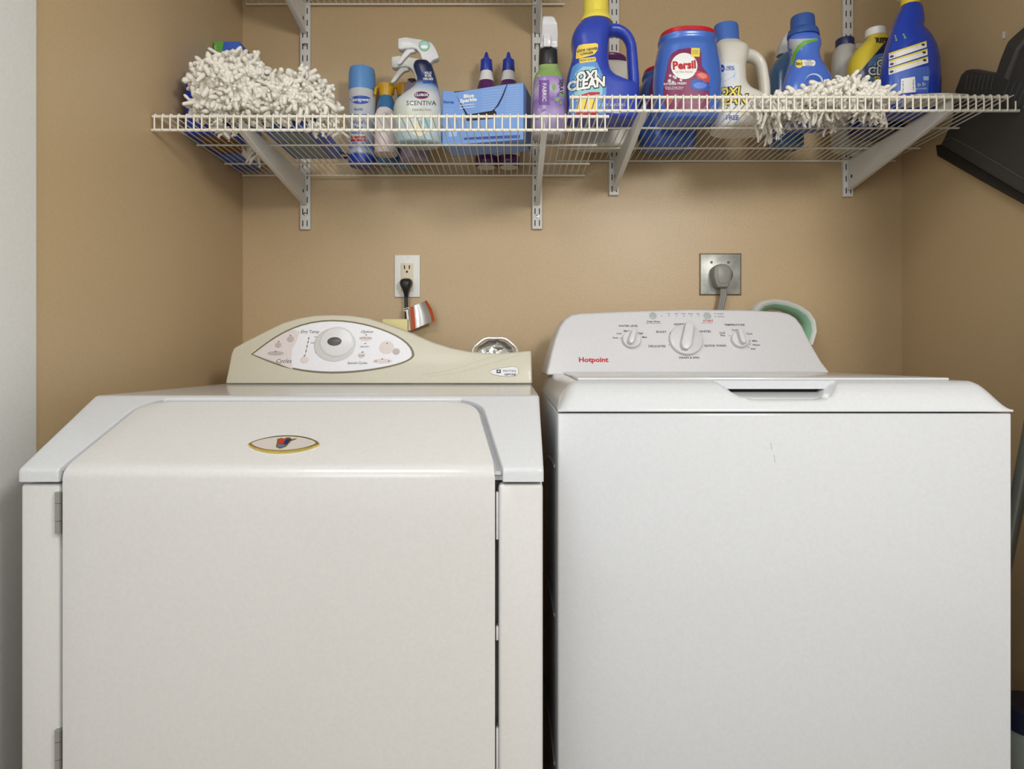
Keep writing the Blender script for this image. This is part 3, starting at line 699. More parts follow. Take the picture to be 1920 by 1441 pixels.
# tall blue and green box in the corner
b = thing('carton', (-.706, 1.67, zL), 'tall blue carton with a green corner standing in the corner behind the left mop head', 'box')
k = MB(); k.box(-.740, -.6755, 1.60, 1.74, zL, 1.772); k.bevel(.002, 2); k.build('carton_body', mat('mid_blue_card', (60, 100, 200), .45), b)
d = Decal(); d.shape([(-.7395, 1.7715), (-.715, 1.7715), (-.7215, 1.735), (-.729, 1.70), (-.7395, 1.69)], 0)
d.on_plane('green_corner', [GRN], b, (0, 1.60, 0), (1, 0, 0), (0, 0, 1))
d = Decal()
for i in range(5): d.text('CLEAN'[i], -.735, 1.757-i*.010, .010, 0, rot=-.1)
d.on_plane('carton_lettering', [WHT], b, (0, 1.5994, 0), (1, 0, 0), (0, 0, 1))
b = thing('carton', (-.68, 1.52, zL), 'short bright blue carton under the left mop head, against the left wall', 'box')
k = MB(); k.box(-.7345, -.632, 1.452, 1.592, zL, 1.612); k.bevel(.0015, 2); k.build('carton_body', LB2, b)
k = MB(); k.box(-.722, -.64, 1.47, 1.585, zL-.0004, zL+.001); k.build('carton_base', mat('kraft_card', (120, 84, 48), .7), b)
# flat grey blue packet with a finger hole
b = thing('flat_packet', (-.50, 1.53, zL), 'flat slate blue and navy packet lying under the left mop head', 'packet')
k = MB(); k.box(-.556, -.434, 1.432, 1.64, zL, zL+.030); k.bevel(.005, 3); k.build('packet_body', mat('packet_blue', (52, 84, 170), .3), b)
k = MB(); k.box(-.545, -.462, 1.445, 1.628, zL-.0006, zL+.001); k.build('slate_panel', mat('slate_print', (112, 130, 145), .4), b)
k = MB(); c = Vector((-.428, 1.62, zL+.004)); k.tube([c+Vector((.014*math.cos(t), .020*math.sin(t), 0)) for t in [2*math.pi*i/20 for i in range(20)]], .003, 6, closed=True); k.build('finger_loop', NAVY, b)

MOP = mat('cotton_yarn', (236, 232, 222), .9, bump=.9, bscale=420, speck=.08)
def mop(name, lobes, dangles, zmin, label, n=520, seed=1, keep=None):
    r = random.Random(seed); k = MB(); lo = lobes; keep = keep or (lambda p: p)
    for (cx_, cy_, cz_, a, b_, c_) in lo:
        rr = []
        for i in range(1, 14):
            t = math.pi*i/14; rr.append([tuple(keep(Vector((cx_+a*.86*math.sin(t)*math.cos(u), cy_+b_*.86*math.sin(t)*math.sin(u), max(zmin, cz_-c_*.86*math.cos(t)))))) for u in [2*math.pi*j/24 for j in range(24)]])
        k.rings(rr)
    tot = sum(l[3]*l[5] for l in lo)
    for l in lo:
        cx_, cy_, cz_, a, b_, c_ = l
        for i in range(int(n*l[3]*l[5]/tot)):
            u = r.uniform(0, 2*math.pi); ct = r.uniform(-1, 1); st = math.sqrt(1-ct*ct)
            nrm = Vector((st*math.cos(u), st*math.sin(u), ct)); q = r.uniform(.78, .92)
            p = Vector((cx_+a*q*nrm.x, cy_+b_*q*nrm.y, cz_+c_*q*nrm.z))
            out_ = .7 if r.random() < .2 else .2
            dr = (nrm*out_+Vector((r.gauss(0, .7), r.gauss(0, .45), r.gauss(0, .55)))).normalized()
            L = r.uniform(.014, .032); m_ = 7; pts = [p.copy()]; cur = Vector((r.gauss(0, 1), r.gauss(0, 1), r.gauss(0, 1)))*.9
            for s in range(m_):
                dr = (dr+cur*.30+Vector((0, 0, -.10))).normalized(); p = p+dr*L/m_
                p.z = max(p.z, zmin+.004); p.x = max(p.x, XL+.006); pts.append(keep(p.copy()))
            for i_ in range(1, len(pts)):
                if (pts[i_]-pts[i_-1]).length < 1e-5: pts[i_] = pts[i_]+Vector((1e-4, 0, 1e-4))
            w_ = r.uniform(.0032, .0056)
            k.tube(pts, [w_*f_*r.uniform(.85, 1.2) for f_ in (.7, .95, 1, 1.05, 1.05, 1.1, 1.05, .6)], 6)
    for (px, py, Y, L, dx) in dangles:
        p = Vector((X(px, Y), Y, zmin+.001)); m_ = 7; w_ = r.uniform(.0026, .0040); ph = r.uniform(0, 6)
        k.tube([p+Vector((dx*(s/m_)+.003*math.sin(s+ph), .003*math.cos(s*2+ph), -L*s/m_)) for s in range(m_+1)], [w_*.7]+[w_*r.uniform(.85, 1.15) for _ in range(m_-1)]+[w_*.7], 6)
    return tag(k.build(name, MOP, None, ang=70, base=(lo[0][0], lo[0][1], zmin)), label, 'mop head')
def dang(n, x0, x1, y0, Ys, L, r):
    out = []
    while len(out) < n:
        cx_ = r.uniform(x0, x1); l0 = r.uniform(*L); Y0 = r.uniform(*Ys)
        for _ in range(r.randint(2, 6)): out.append((cx_+r.gauss(0, 7), y0+r.uniform(-6, 6), Y0+r.uniform(-.01, .01), l0*r.uniform(.5, 1.1), r.gauss(0, .012)))
    return out[:n]
def keep_left(p):
    if p.x < -.625 and p.z < 1.616 and p.y > 1.447: p.y = 1.447
    if -.560 < p.x < -.43 and p.y > 1.428: p.z = max(p.z, ZL+.036)
    if p.x > -.44: p.y = min(p.y, 1.60)
    p.y = min(p.y, 1.590) if p.z < 1.78 else p.y
    return p
def keep_right(p): p.y = min(p.y, 1.484); return p
r_ = random.Random(3)
mop('mop_head', [(X(440, 1.42), 1.42, Z(160, 1.42), .092, .075, .060), (X(560, 1.43), 1.43, Z(178, 1.43), .066, .055, .044), (X(500, 1.42), 1.41, Z(195, 1.42), .120, .055, .034), (X(600, 1.43), 1.43, Z(205, 1.43), .040, .045, .020), (X(400, 1.40), 1.395, Z(200, 1.40), .045, .030, .026)],
    dang(26, 455, 500, 258, (1.50, 1.60), (.02, .05), r_)+dang(26, 405, 480, 228, (1.38, 1.44), (.008, .03), r_)+dang(18, 590, 635, 225, (1.39, 1.46), (.01, .03), r_),
    zL+.002, 'shaggy white cotton mop head on the left shelf, piled over the blue cartons', 2300, 5, keep_left)
mop('mop_head', [(X(1570, 1.41), 1.41, Z(188, 1.41), .088, .060, .034), (X(1500, 1.40), 1.41, Z(198, 1.40), .080, .060, .024), (X(1620, 1.41), 1.41, Z(196, 1.41), .055, .055, .026), (X(1460, 1.40), 1.415, Z(203, 1.40), .045, .05, .012)],
    dang(110, 1425, 1500, 226, (1.35, 1.48), (.015, .06), r_)+dang(100, 1500, 1590, 224, (1.35, 1.48), (.01, .045), r_)+dang(70, 1590, 1650, 220, (1.35, 1.44), (.01, .04), r_),
    zR+.002, 'shaggy white cotton mop head on the right shelf with strands dangling through the wires', 1700, 9, keep_right)

def bottle(name, rows, Yc, zb, body_mat, label, cat, n=2.4, group=None, bname='bottle_body', foot=.005):
    px = (rows[-1][1]+rows[-1][2])/2; t = thing(name, (X(px, Yc), Yc, zb), label, cat, group)
    k = MB(); k.rings(loft_rows(rows, Yc, zb, n=n, foot=foot)); body = k.build(bname, body_mat, t, ang=60); return t, body
def cyl_cap(t, name, px0, px1, py0, py1, Yc, m, ribs=0, taper=1.0, parent=None, ang=0):
    k = MB(); cx_ = X((px0+px1)/2, Yc); r = (px1-px0)/2*Yc/F; za, zb_ = Z(py1, Yc), Z(py0, Yc); rr = []; seg = 48
    for q, z in ((.98, za), (1, za+.001), (taper, zb_-.002), (taper*.94, zb_), (.02, zb_)):
        rr.append([(cx_+r*q*(1+(.02 if ribs and i % 2 else 0))*math.cos(2*math.pi*i/seg), Yc+r*q*(1+(.02 if ribs and i % 2 else 0))*math.sin(2*math.pi*i/seg), z) for i in range(seg)])
    k.rings(rr); return k.build(name, m, t, ang=30 if ribs else 50)
def rows_from(sc, ox, oy, rs): return [(oy+y/sc, ox+a/sc, ox+b/sc, d_) for y, a, b, d_ in rs]
sc2 = 4.174; 
# 4 aerosol can
Yc = 1.70
can = thing('aerosol_can', (X(679, Yc), Yc, zL), 'white and blue aerosol can with a light blue cap on the left shelf', 'spray can')
r0 = 25.2*Yc/F; cx_ = X(679, Yc); hc = Z(170, Yc)-zL
k = MB(); k.lathe((cx_, Yc, zL), [(r0-.004, 0), (r0, .002), (r0, hc-.006), (r0*.96, hc-.002), (r0*.9, hc)], 48)
cb = k.build('can_body', ramp_mat('can_print', [(0, (30, 60, 170)), (.028, (40, 80, 190)), (.035, (205, 215, 225)), (.05, (70, 110, 200)), (.07, (205, 212, 220)), (.2, (208, 212, 216))], .3, noise=.01, nscale=30), can)
k = MB(); k.lathe((cx_, Yc, zL+hc-.006), [(r0*.99, 0), (r0*.99, .004), (r0*.97, Z(134, Yc)-zL-hc-.002), (r0*.9, Z(131, Yc)-zL-hc+.006), (.001, Z(131, Yc)-zL-hc+.007)], 48)
k.build('cap', mat('sky_blue_plastic', (98, 152, 214), .35), can)
BLU = mat('blue_print', (40, 85, 180), .4); LG = mat('light_grey_print', (190, 200, 210), .45)
d = Decal(); Yq = Yc-.033
def wx(px): return X(px, Yq)
def wz(py): return Z(py, Yq)
d.ellipse(X(676, Yc), Z(187, Yc), .027, .011, 0, 0, maxe=.006); d.text('Sprayway', X(676, Yc), Z(187, Yc), .0125, 1, bold=.03, shear=.2, sx=1.1, lift=1.5)
for t_, y, s_, mi in (('GLASS', 205, .008, 0), ('CLEANER', 217, .011, 0), ('World’s', 229, .012, 0), ('Best', 240, .014, 0), ('FORMULA', 249, .008, 0)): d.text(t_, X(672, Yc), Z(y, Yc), s_, mi, bold=.02, lift=1)
d.rrect(X(672, Yc), Z(260, Yc), .019, .0065, .001, 2, 0, maxe=.006); d.text('NO STREAKS', X(672, Yc), Z(260, Yc), .006, 1, lift=1)
d.wrap('label_print', [BLU, WHT, RED], can, cb)
# 5 little bottles with wide yellow caps
SB = mat('blue_gel_plastic', (60, 120, 170), .2, coat=.3); YC = mat('amber_yellow_plastic', (222, 172, 40), .35)
def small(pxc, Yc, top, label):
    t = thing('small_bottle', (X(pxc, Yc), Yc, zL), label, 'bottle')
    s = Yc/F; zt_ = Z(top, Yc); k = MB(); h0 = zt_-zL
    k.lathe((X(pxc, Yc), Yc, zL), [(.020, 0), (.024, .003), (.0245, h0-.062), (.021, h0-.045), (.016, h0-.030), (.015, h0-.02)], 32); k.build('bottle_body', SB, t, ang=60)
    k = MB(); k.lathe((X(pxc, Yc), Yc, zL), [(.0155, h0-.032), (.0165, h0-.028), (.0195, h0-.012), (.022, h0-.006), (.0225, h0-.001), (.021, h0), (.001, h0)], 32)
    k.tube([(X(pxc, Yc)-.018, Yc-.006, zL+h0-.006), (X(pxc, Yc)-.024, Yc-.012, zL+h0-.012), (X(pxc, Yc)-.026, Yc-.014, zL+h0-.03)], .0035, 8)
    k.build('cap', YC, t, ang=40)
small(724, 1.69, 160, 'small blue bottle with a yellow cap beside the light blue capped can')
small(757, 1.715, 160, 'small blue bottle with a yellow cap half hidden behind the white spray bottle')
# pinkish sachet standing in front
b = thing('refill_pouch', (X(726, 1.6), 1.61, zL), 'pale pink refill pouch standing between the aerosol can and the white spray bottle', 'pouch')
k = MB(); k.rings(loft_rows([(201, 712, 727, .003), (206, 707, 735, .006), (216, 704, 741, .012), (250, 703, 744, .022), (285, 703, 745, .025)], 1.61, zL, n=3)); bd = k.build('pouch_body', ramp_mat('pouch_print', [(0, (150, 140, 140)), (.02, (190, 175, 175)), (.06, (214, 200, 202)), (.1, (222, 212, 214))], .35, noise=.03, nscale=25), b)
k = MB(); k.lathe((X(721, 1.585), 1.590, Z(211, 1.585)), [(.004, 0), (.004, .002)], 14, 'y'); k.build('hang_hole', MID, b)
# trigger sprayers (side view)
def trigger(t, ox, oy, Yc, m, sc=4.174, th=.022, sticker=False):
    hd = [(525, 130), (585, 120), (740, 145), (790, 165), (812, 195), (830, 230), (847, 275), (835, 290), (800, 300), (780, 325), (715, 318), (708, 280), (695, 245), (670, 215), (640, 207), (580, 210), (550, 218), (525, 210)]
    k = MB(); k.prism([tuple(P(ox+a/sc, oy+b/sc, Yc-th/2)) for a, b in hd], (0, th, 0)); k.bevel(.003, 3, 25); h = k.build('spray_head', m, t, ang=50)
    tr = [(640, 205), (600, 212), (575, 235), (540, 290), (518, 325), (527, 337), (552, 325), (590, 280), (625, 245), (665, 235)]
    k = MB(); k.prism([tuple(P(ox+a/sc, oy+b/sc, Yc-.006)) for a, b in tr], (0, .012, 0)); k.bevel(.0015, 2, 25); k.build('trigger', m, t, ang=50)
    return h
Yc = 1.535
cl, body = bottle('spray_bottle', rows_from(sc2, 620, 40, [(322, 660, 775, .016), (350, 648, 795, .019), (400, 662, 812, .020), (450, 678, 828, .021), (495, 668, 838, .024), (540, 630, 848, .029), (590, 560, 858, .034), (640, 508, 862, .037), (700, 495, 865, .039), (900, 500, 866, .039)]), Yc, zL,
    ramp_mat('misty_print', [(0, (150, 175, 185)), (.04, (190, 205, 208)), (.06, (200, 205, 190)), (.09, (205, 210, 210)), (.12, (200, 206, 208)), (.139, (140, 165, 200)), (.15, (35, 60, 115)), (.19, (22, 30, 66)), (.22, (18, 24, 52))], .28, tilt=.25), 'disinfectant spray bottle, navy top and misty white body with a white trigger', 'spray bottle')
trigger(cl, 620, 40, Yc, PLAW)
d = Decal()
def a2(x, y, Y=Yc): return X(620+x/sc2, Y), Z(40+y/sc2, Y)
d.ellipse(*a2(712, 578), .0205*.85, .0105*.85, 0, 0, maxe=.006); d.ellipse(*a2(712, 578), .0185*.85, .0085*.85, 1, 1, maxe=.006); d.text('CLOROX', *a2(712, 578), .0085, 2, bold=.03, sx=.85, lift=2)
d.text('SCENTIVA', *a2(708, 642), .0150, 3, lift=1, sx=1.02); d.text('DISINFECTING', *a2(712, 694), .0068, 4, lift=1)
for i, t_ in enumerate(('KILLS', '99.9%', 'VIRUSES')): d.text(t_, *a2(762, 405+i*24), .0078, 2, bold=.02, lift=1, sx=.85)
d.rrect(*a2(758, 478), .011, .0022, .001, 5, 0, maxe=.005)
d.ellipse(*a2(690, 840), .018, .018, 6, 0, maxe=.006); d.ellipse(*a2(740, 800), .016, .012, 7, 0, maxe=.006)
d.wrap('label_print', [RED, NAVY, WHT, INK, GREY, BLU, mat('pale_cream_print', (224, 218, 190), .5), mat('pale_aqua_print', (130, 185, 205), .5)], cl, body)
k = MB(); q = P(620+733/sc2, 40+190/sc2, Yc-.012); k.lathe((q.x, Yc-.0112, q.z), [(.0125, 0), (.0120, .0008)], 28, 'y'); st = k.build('sticker', mat('sticker_aqua', (150, 195, 200), .4), cl)
d = Decal(); d.band([(q.x+.0118*math.cos(t), q.z+.0118*math.sin(t)) for t in [2*math.pi*i/28 for i in range(28)]], .0014, 0); d.ellipse(q.x, q.z-.003, .008, .004, 1, 0); d.on_plane('sticker_print', [GRN, WHT], cl, (0, Yc-.0122, 0), (1, 0, 0), (0, 0, 1))
Yr = 1.66
rs, body = bottle('spray_bottle', [(150, 765, 780, .010), (158, 762, 783, .012), (172, 758, 788, .018), (190, 752, 800, .028), (230, 750, 806, .03)], Yr, zL, mat('lilac_grey_plastic', (150, 135, 158), .3), 'rear white-trigger spray bottle half hidden behind the navy-topped one', 'spray bottle')
trigger(rs, 620-50/sc2, 40+145/sc2, Yr, mat('milky_white_plastic', (226, 228, 222), .3))
cyl_cap(rs, 'collar', 764, 782, 150, 170, Yr, BLACK)
# torn blue carton, turned slightly
A = P(829, 262, 1.535); Bp = P(982, 262, 1.492); bx = thing('carton', ((A.x+Bp.x)/2, 1.53, zL), 'torn-open light blue dryer-sheet carton in front of the purple bottles', 'box')
ux = Vector((Bp.x-A.x, Bp.y-A.y, 0)); wd = ux.length; ux.normalize(); dn = Vector((-ux.y, ux.x, 0))*.085
hl = Z(170, 1.535)-zL; hr = Z(155, 1.492)-zL
A.z = zL; Bp = A+ux*wd
BXM = mat('light_blue_card', (118, 158, 222), .45)
def fp(u, v): return A+ux*(u*wd)+Vector((0, 0, v))
# front wall drawn as a sheet with the torn notch left open
hgt = (hl+hr)/2
def c2(px, py):  # photo point on the front of the carton
    dx = (px-CX)/F; t = (A.y*ux.x-A.x*ux.y)/(ux.x-dx*ux.y); p = Vector((dx*t, t, H-(py-CY)*t/F)); return ((p-A).dot(ux)/wd, p.z-zL)
front = [(0, 0), (1, 0), (1, hgt)]+[c2(952, 157.5), c2(944, 180), c2(935, 198), c2(927, 206), c2(931, 211), c2(930, 222), c2(875, 227), c2(872, 213), c2(864, 196), c2(853, 174)]+[c2(851, 172), (0, hgt)]
k = MB(); k.prism([tuple(fp(*p)) for p in front], tuple(dn.normalized()*.0012))
k.box; 
def wallp(p0, p1, p2, p3, th): k.prism([tuple(q) for q in (p0, p1, p2, p3)], tuple(th))
a0 = fp(0, 0); b0 = fp(1, 0); up = Vector((0, 0, hgt))
wallp(a0, a0+dn, a0+dn+up, a0+up, ux*.0012); wallp(b0, b0+dn, b0+dn+up, b0+up, -ux*.0012)
wallp(a0+dn, b0+dn, b0+dn+up, a0+dn+up, -dn.normalized()*.0012); wallp(a0, b0, b0+dn, a0+dn, Vector((0, 0, .0012)))
t0, t1 = c2(952, 157.5)[0], c2(853, 174)[0]
wallp(fp(t0, hgt-.0006), fp(1, hgt-.0006), fp(1, hgt-.0006)+dn, fp(t0, hgt-.0006)+dn, Vector((0, 0, .0012)))
k.build('carton_body', BXM, bx, sm=False)
k = MB(); k.prism([tuple(fp(*c2(*p))) for p in ((852.5, 173.5), (950, 158), (941, 180), (932, 197), (923, 207.5), (877, 214.5), (872, 206), (864, 193))], tuple(dn.normalized()*.0012)); k.build('torn_flap', BXM, bx, sm=False)
k = MB(); k.prism([tuple(fp(.02, .002)+dn*.06), tuple(fp(.98, .002)+dn*.06), tuple(fp(.98, .002)+dn*.5), tuple(fp(.02, .002)+dn*.5)], (0, 0, hgt*.40)); k.build('dryer_sheets', mat('sheet_stack', (120, 112, 104), .9), bx)
k = MB(); k.prism([tuple(fp(.03, .004)+dn*.03), tuple(fp(.97, .004)+dn*.03), tuple(fp(.97, hgt-.004)+dn*.03), tuple(fp(.03, hgt-.004)+dn*.03)], tuple(dn*.02)); k.build('inside_shade', mat('carton_inside_shade', (52, 44, 40), .9), bx, sm=False)  # dark sheet behind the tear, colours in the shade inside the carton
d = Decal()
def c3(px, py): a_, b_ = c2(px, py); return a_*wd, b_
PB = mat('pale_blue_print', (165, 195, 236), .45); DB = mat('dark_blue_print', (45, 75, 160), .45)
d.text('Blue', *c3(879, 180), .0115, 0, bold=.04, rot=.03, lift=1, sx=1.25); d.text('Sparkle', *c3(878, 188), .0115, 0, bold=.04, rot=.03, lift=1, sx=1.2)
d.text('Snuggle', *c3(841, 191.5), .009, 1, bold=.03, rot=-.15, lift=1)
for y in (198, 203): d.band([c3(862, y), c3(890, y-3)], .0012, 0, 0, closed=False)
for i in range(8):
    for s in (0,): d.band([c3(904, 175+i*5-3), c3(942-i*2, 171+i*5-3)], .0011, 2, 0, closed=False)
for i in range(14): d.band([c3(953-i*.6, 163+i*4.6), c3(974, 160.5+i*4.6)], .0010, 2, 0, closed=False)
for i in range(3): d.band([c3(832, 205+i*4), c3(850, 206+i*4)], .0010, 2, 0, closed=False)
d.rrect(*c3(849, 251), .010, .006, .001, 2, 0); d.rrect(*c3(842, 262), .01, .004, .001, 1, 0) if False else None
d.shape([c3(870, 262), c3(975, 259), c3(975, 253), c3(930, 257), c3(870, 258)], 1, 0)
d.on_plane('carton_print', [WHT, DB, PB], bx, A, ux, (0, 0, 1))
# two purple bottles with pointed blue caps
Yp = 1.71
def squeeze(pxc, label):
    xs = X(pxc, Yp); t = thing('squeeze_bottle', (xs, Yp, zL), label, 'bottle', 'purple bottles with pointed blue caps')
    PUR = mat('purple_liquid', (92, 40, 100), .2, coat=.4)
    zt_ = Z(98, Yp)-zL; k = MB(); k.lathe((xs, Yp, zL), [(.024, 0), (.0285, .003), (.0295, .02), (.029, .16), (.0275, .195), (.022, .218), (.018, .230)], 36); k.build('bottle_body', PUR, t, ang=60)
    k = MB(); k.lathe((xs, Yp, zL), [(.0300, .026), (.0302, .027), (.0300, .12), (.0299, .121)], 36, cap=False); k.build('label_band', mat('white_label', (226, 222, 220), .5), t)
    k = MB(); k.lathe((xs, Yp, zL), [(.0205, .224), (.0195, .229), (.0160, .244), (.0145, .256)], 30); k.build('neck', WHT, t)
    k = MB(); k.lathe((xs, Yp, zL-.0002), [(.0235, 0), (.0235, .0006)], 30); k.build('ribbed_base', mat('white_base', (205, 202, 200), .5), t)
    k = MB(); h0 = zt_; k.lathe((xs, Yp, zL), [(.0162, h0-.052), (.0168, h0-.050), (.0152, h0-.028), (.0150, h0-.022), (.0095, h0-.017), (.0062, h0-.012), (.0040, h0-.003), (.0025, h0), (.0005, h0)], 30); k.build('nozzle_cap', mat('royal_blue_plastic', (38, 62, 170), .3), t)
    return t
sq = squeeze(912, 'left one of the two purple bottles with pointed blue caps'); x2 = X(953.5, Yp)
dup(sq, (x2, Yp, zL), 'right one of the two purple bottles with pointed blue caps')
# lavender spray bottle
Yv = 1.49
lv, body = bottle('spray_bottle', rows_from(4.8, 960, 0, [(595, 240, 415, .018), (640, 238, 428, .022), (690, 205, 455, .030), (760, 190, 475, .034), (1140, 182, 482, .035)]), Yv, zL,
    ramp_mat('lavender_print', [(0, (165, 160, 165)), (.028, (165, 160, 160)), (.034, (140, 125, 170)), (.07, (170, 150, 195)), (.10, (128, 104, 170)), (.13, (190, 172, 205)), (.152, (150, 120, 185)), (.156, (130, 165, 90)), (.19, (150, 175, 110))], .28, noise=.045, nscale=32), 'lavender-print spray bottle with black collar and white nozzle at the shelf overlap', 'spray bottle')
cyl_cap(lv, 'collar', 1010, 1045.5, 92, 126, Yv, BLACK, ribs=1, taper=.94)
k = MB(); rr = []
for py, l, r_2, y0, y1 in ((96, 1012, 1045, -.02, .02), (86, 1013, 1045, -.02, .022), (74, 1014.5, 1045, -.03, .03), (60, 1015, 1043, -.04, .034), (49, 1016, 1038, -.04, .03), (45, 1017, 1034, -.036, .026)):
    z = Z(py, Yv); a, b = X(l, Yv), X(r_2, Yv); rr.append([(a, Yv+y0, z), (b, Yv+y0, z), (b, Yv+y1, z), (a, Yv+y1, z)])
k.rings(rr); k.bevel(.003, 3, 20); k.build('spray_head', PLAW, lv, ang=40)
k = MB(); k.rings([[(X(1018, Yv)+a*s_, Yv-.028-f_, Z(py, Yv)) for a, s_ in ((0, 1), (.016, 1))]+[(X(1018, Yv)+.016, Yv-.022-f_, Z(py, Yv)), (X(1018, Yv), Yv-.022-f_, Z(py, Yv))] for py, f_ in ((72, 0), (85, .004), (98, .001))]); k.bevel(.002, 2, 20); k.build('trigger', PLAW, lv)
d = Decal()
def a3(x, y, Y=Yv): return X(960+x/4.8, Y), Z(y/4.8, Y)
d.rrect(*a3(290, 832), .0118, .0285, .001, 0, 0, maxe=.006); d.text('FABRIC', *a3(290, 832), .013, 1, rot=-math.pi/2, lift=1.5)
d.text('SPRAY', *a3(440, 780), .012, 2, bold=.03, rot=-math.pi/2, lift=1)
for i in range(26):
    x = R.uniform(205, 460); y = R.uniform(660, 1120)
    if 235 < x < 345 and 700 < y < 960: continue
    d.ellipse(*a3(x, y), R.uniform(.002, .005), R.uniform(.003, .008), R.choice((3, 4, 4, 5)), 0, 10, R.uniform(0, 3), maxe=.006)
d.wrap('label_print', [mat('purple_print', (112, 70, 150), .4), WHT, INK, mat('leaf_green_print', (120, 170, 80), .5), mat('lilac_print', (176, 156, 204), .5), mat('violet_print', (120, 95, 165), .5)], lv, body)

# ---------------------------------------------------------------- goods on the right shelf
def J3(rs): return rows_from(4.8, 960, 0, rs)
Yj = 1.50
px_ = X(1132, Yj)
jug = thing('detergent_jug', (px_, Yj, zR), 'large royal blue detergent jug with yellow cap and loop handle', 'jug')
def jugskin(rows, hpath, hr, Yc, zb, sc, ox, squash=1.0):
    a = MB(); a.rings(loft_rows(rows_from(sc, ox, 0, rows), Yc, zb, n=2.7, foot=.006))
    b = MB(); pts = [P(ox+x/sc, y/sc, Yc) for x, y in hpath]; rs_ = [q/sc*Yc/F for q in hr]
    # smooth the handle path
    fine = []; fr = []
    for i in range(len(pts)-1):
        for t in np.linspace(0, 1, 6)[:-1]:
            p0 = pts[max(i-1, 0)]; p1 = pts[i]; p2 = pts[i+1]; p3 = pts[min(i+2, len(pts)-1)]
            fine.append(.5*((2*p1)+(-p0+p2)*t+(2*p0-5*p1+4*p2-p3)*t*t+(-p0+3*p1-3*p2+p3)*t**3)); fr.append(rs_[i]+(rs_[i+1]-rs_[i])*t)
    fine.append(pts[-1]); fr.append(rs_[-1]); b.tube(fine, fr, 16)
    for v in b.bm.verts: v.co.y = Yc+(v.co.y-Yc)*squash
    return union([a, b], .0024, 5)
me = jugskin([(185, 640, 868, .026), (215, 618, 880, .032), (250, 590, 885, .038), (300, 556, 885, .043), (380, 532, 868, .046), (480, 545, 862, .047), (560, 533, 862, .048), (660, 503, 880, .050), (735, 488, 960, .050), (770, 486, 1060, .050), (810, 486, 1138, .050), (1100, 492, 1138, .050)],
    [(800, 290), (930, 275), (1020, 315), (1068, 400), (1080, 500), (1088, 620), (1094, 760), (1080, 860)], [60, 52, 46, 46, 48, 50, 50, 50], Yj, zR, 4.8, 960, 1.5)
RB = mat('royal_blue_hdpe', (50, 72, 178), .32, coat=.15)
jb = link_mesh('jug_body', me, RB, jug, ang=70)
k = MB(); cx_ = X(960+755/4.8, Yj); s_ = Yj/F/4.8
def zz(y): return Z(y/4.8, Yj)
seg = 60; rr = []
for r1, y in ((140, 208), (141, 190), (128, 165), (120, 145), (116, 140), (112, 20), (106, 4), (60, 2), (2, 2)):
    rr.append([(cx_+r1*s_*(1+(.012 if 25 > 0 and i % 2 and 15 < y < 145 else 0))*math.cos(2*math.pi*i/seg), Yj+r1*s_*math.sin(2*math.pi*i/seg)*.95, zz(y)) for i in range(seg)])
k.rings(rr); k.build('cap', mat('lemon_plastic', (240, 222, 88), .4), jug, ang=35)
d = Decal(); YEC = mat('buttercup_print', (245, 215, 95), .45); LBL = mat('label_sky', (96, 150, 215), .4); LBC = mat('label_cyan', (150, 205, 215), .4)
d.shape([a3(*p, Yj) for p in ((520, 700), (545, 600), (590, 570), (680, 545), (765, 560), (800, 640), (835, 720), (850, 790), (845, 900), (830, 1040), (530, 1040), (512, 850))], 0, 0, maxe=.008)
d.shape([a3(*p, Yj) for p in ((570, 660), (640, 600), (740, 600), (785, 680), (815, 760), (815, 840), (780, 900), (640, 930), (560, 900))], 1, 1, maxe=.008)
d.shape([a3(*p, Yj) for p in ((575, 530), (580, 450), (600, 410), (640, 398), (755, 388), (775, 400), (770, 450), (740, 490), (620, 525))], 2, 0, maxe=.008)
d.text('LOOK NEWER', *a3(677, 450, Yj), .0080, 3, bold=.03, rot=.14, lift=1.5, sx=.92); d.text('LONGER', *a3(675, 482, Yj), .0080, 3, bold=.03, rot=.14, lift=1.5, sx=.92)
d.rrect(*a3(680, 541, Yj), .0195, .0052, .003, 2, 1, rot=.12, maxe=.006); d.text('FRESH SCENT', *a3(680, 541, Yj), .0062, 3, rot=.12, lift=2.5)
for dx, mi, bo, li in ((0, 4, .115, 2), (0, 5, .045, 3.4)):
    d.text('OXI', *a3(668, 690, Yj), .030, mi, bold=bo, rot=.10, shear=.18, lift=li, sx=.9); d.text('CLEAN', *a3(665, 762, Yj), .030, mi, bold=bo, rot=.14, shear=.18, lift=li, sx=.92)
d.shape([a3(*p, Yj) for p in ((540, 880), (600, 860), (700, 830), (790, 830), (790, 850), (700, 860), (600, 895), (560, 900))], 6, 2, maxe=.008)
d.shape([a3(*p, Yj) for p in ((570, 1000), (600, 900), (700, 880), (770, 860), (770, 990))], 2, 2, maxe=.008)
d.shape([a3(*p, Yj) for p in ((560, 1030), (600, 1000), (700, 990), (770, 1000), (770, 1035))], 6, 2, maxe=.008)
d.text('ODOR BLASTERS', *a3(900, 945, Yj), .008, 5, lift=1)
d.wrap('label_print', [LBL, LBC, YEC, INK, DARK, WHT, RED], jug, jb)
# white bottle behind the blue jug
wb, _ = bottle('bottle', [(118, 1105, 1175, .02), (122, 1092, 1182, .03), (150, 1075, 1192, .035), (220, 1072, 1196, .036)], 1.68, zR, mat('off_white_plastic', (224, 220, 210), .35), 'white bottle with purple top edge half hidden behind the large royal blue jug', 'bottle')
cyl_cap(wb, 'cap', 1106, 1174, 112, 119, 1.68, mat('plum_plastic', (105, 40, 110), .35))
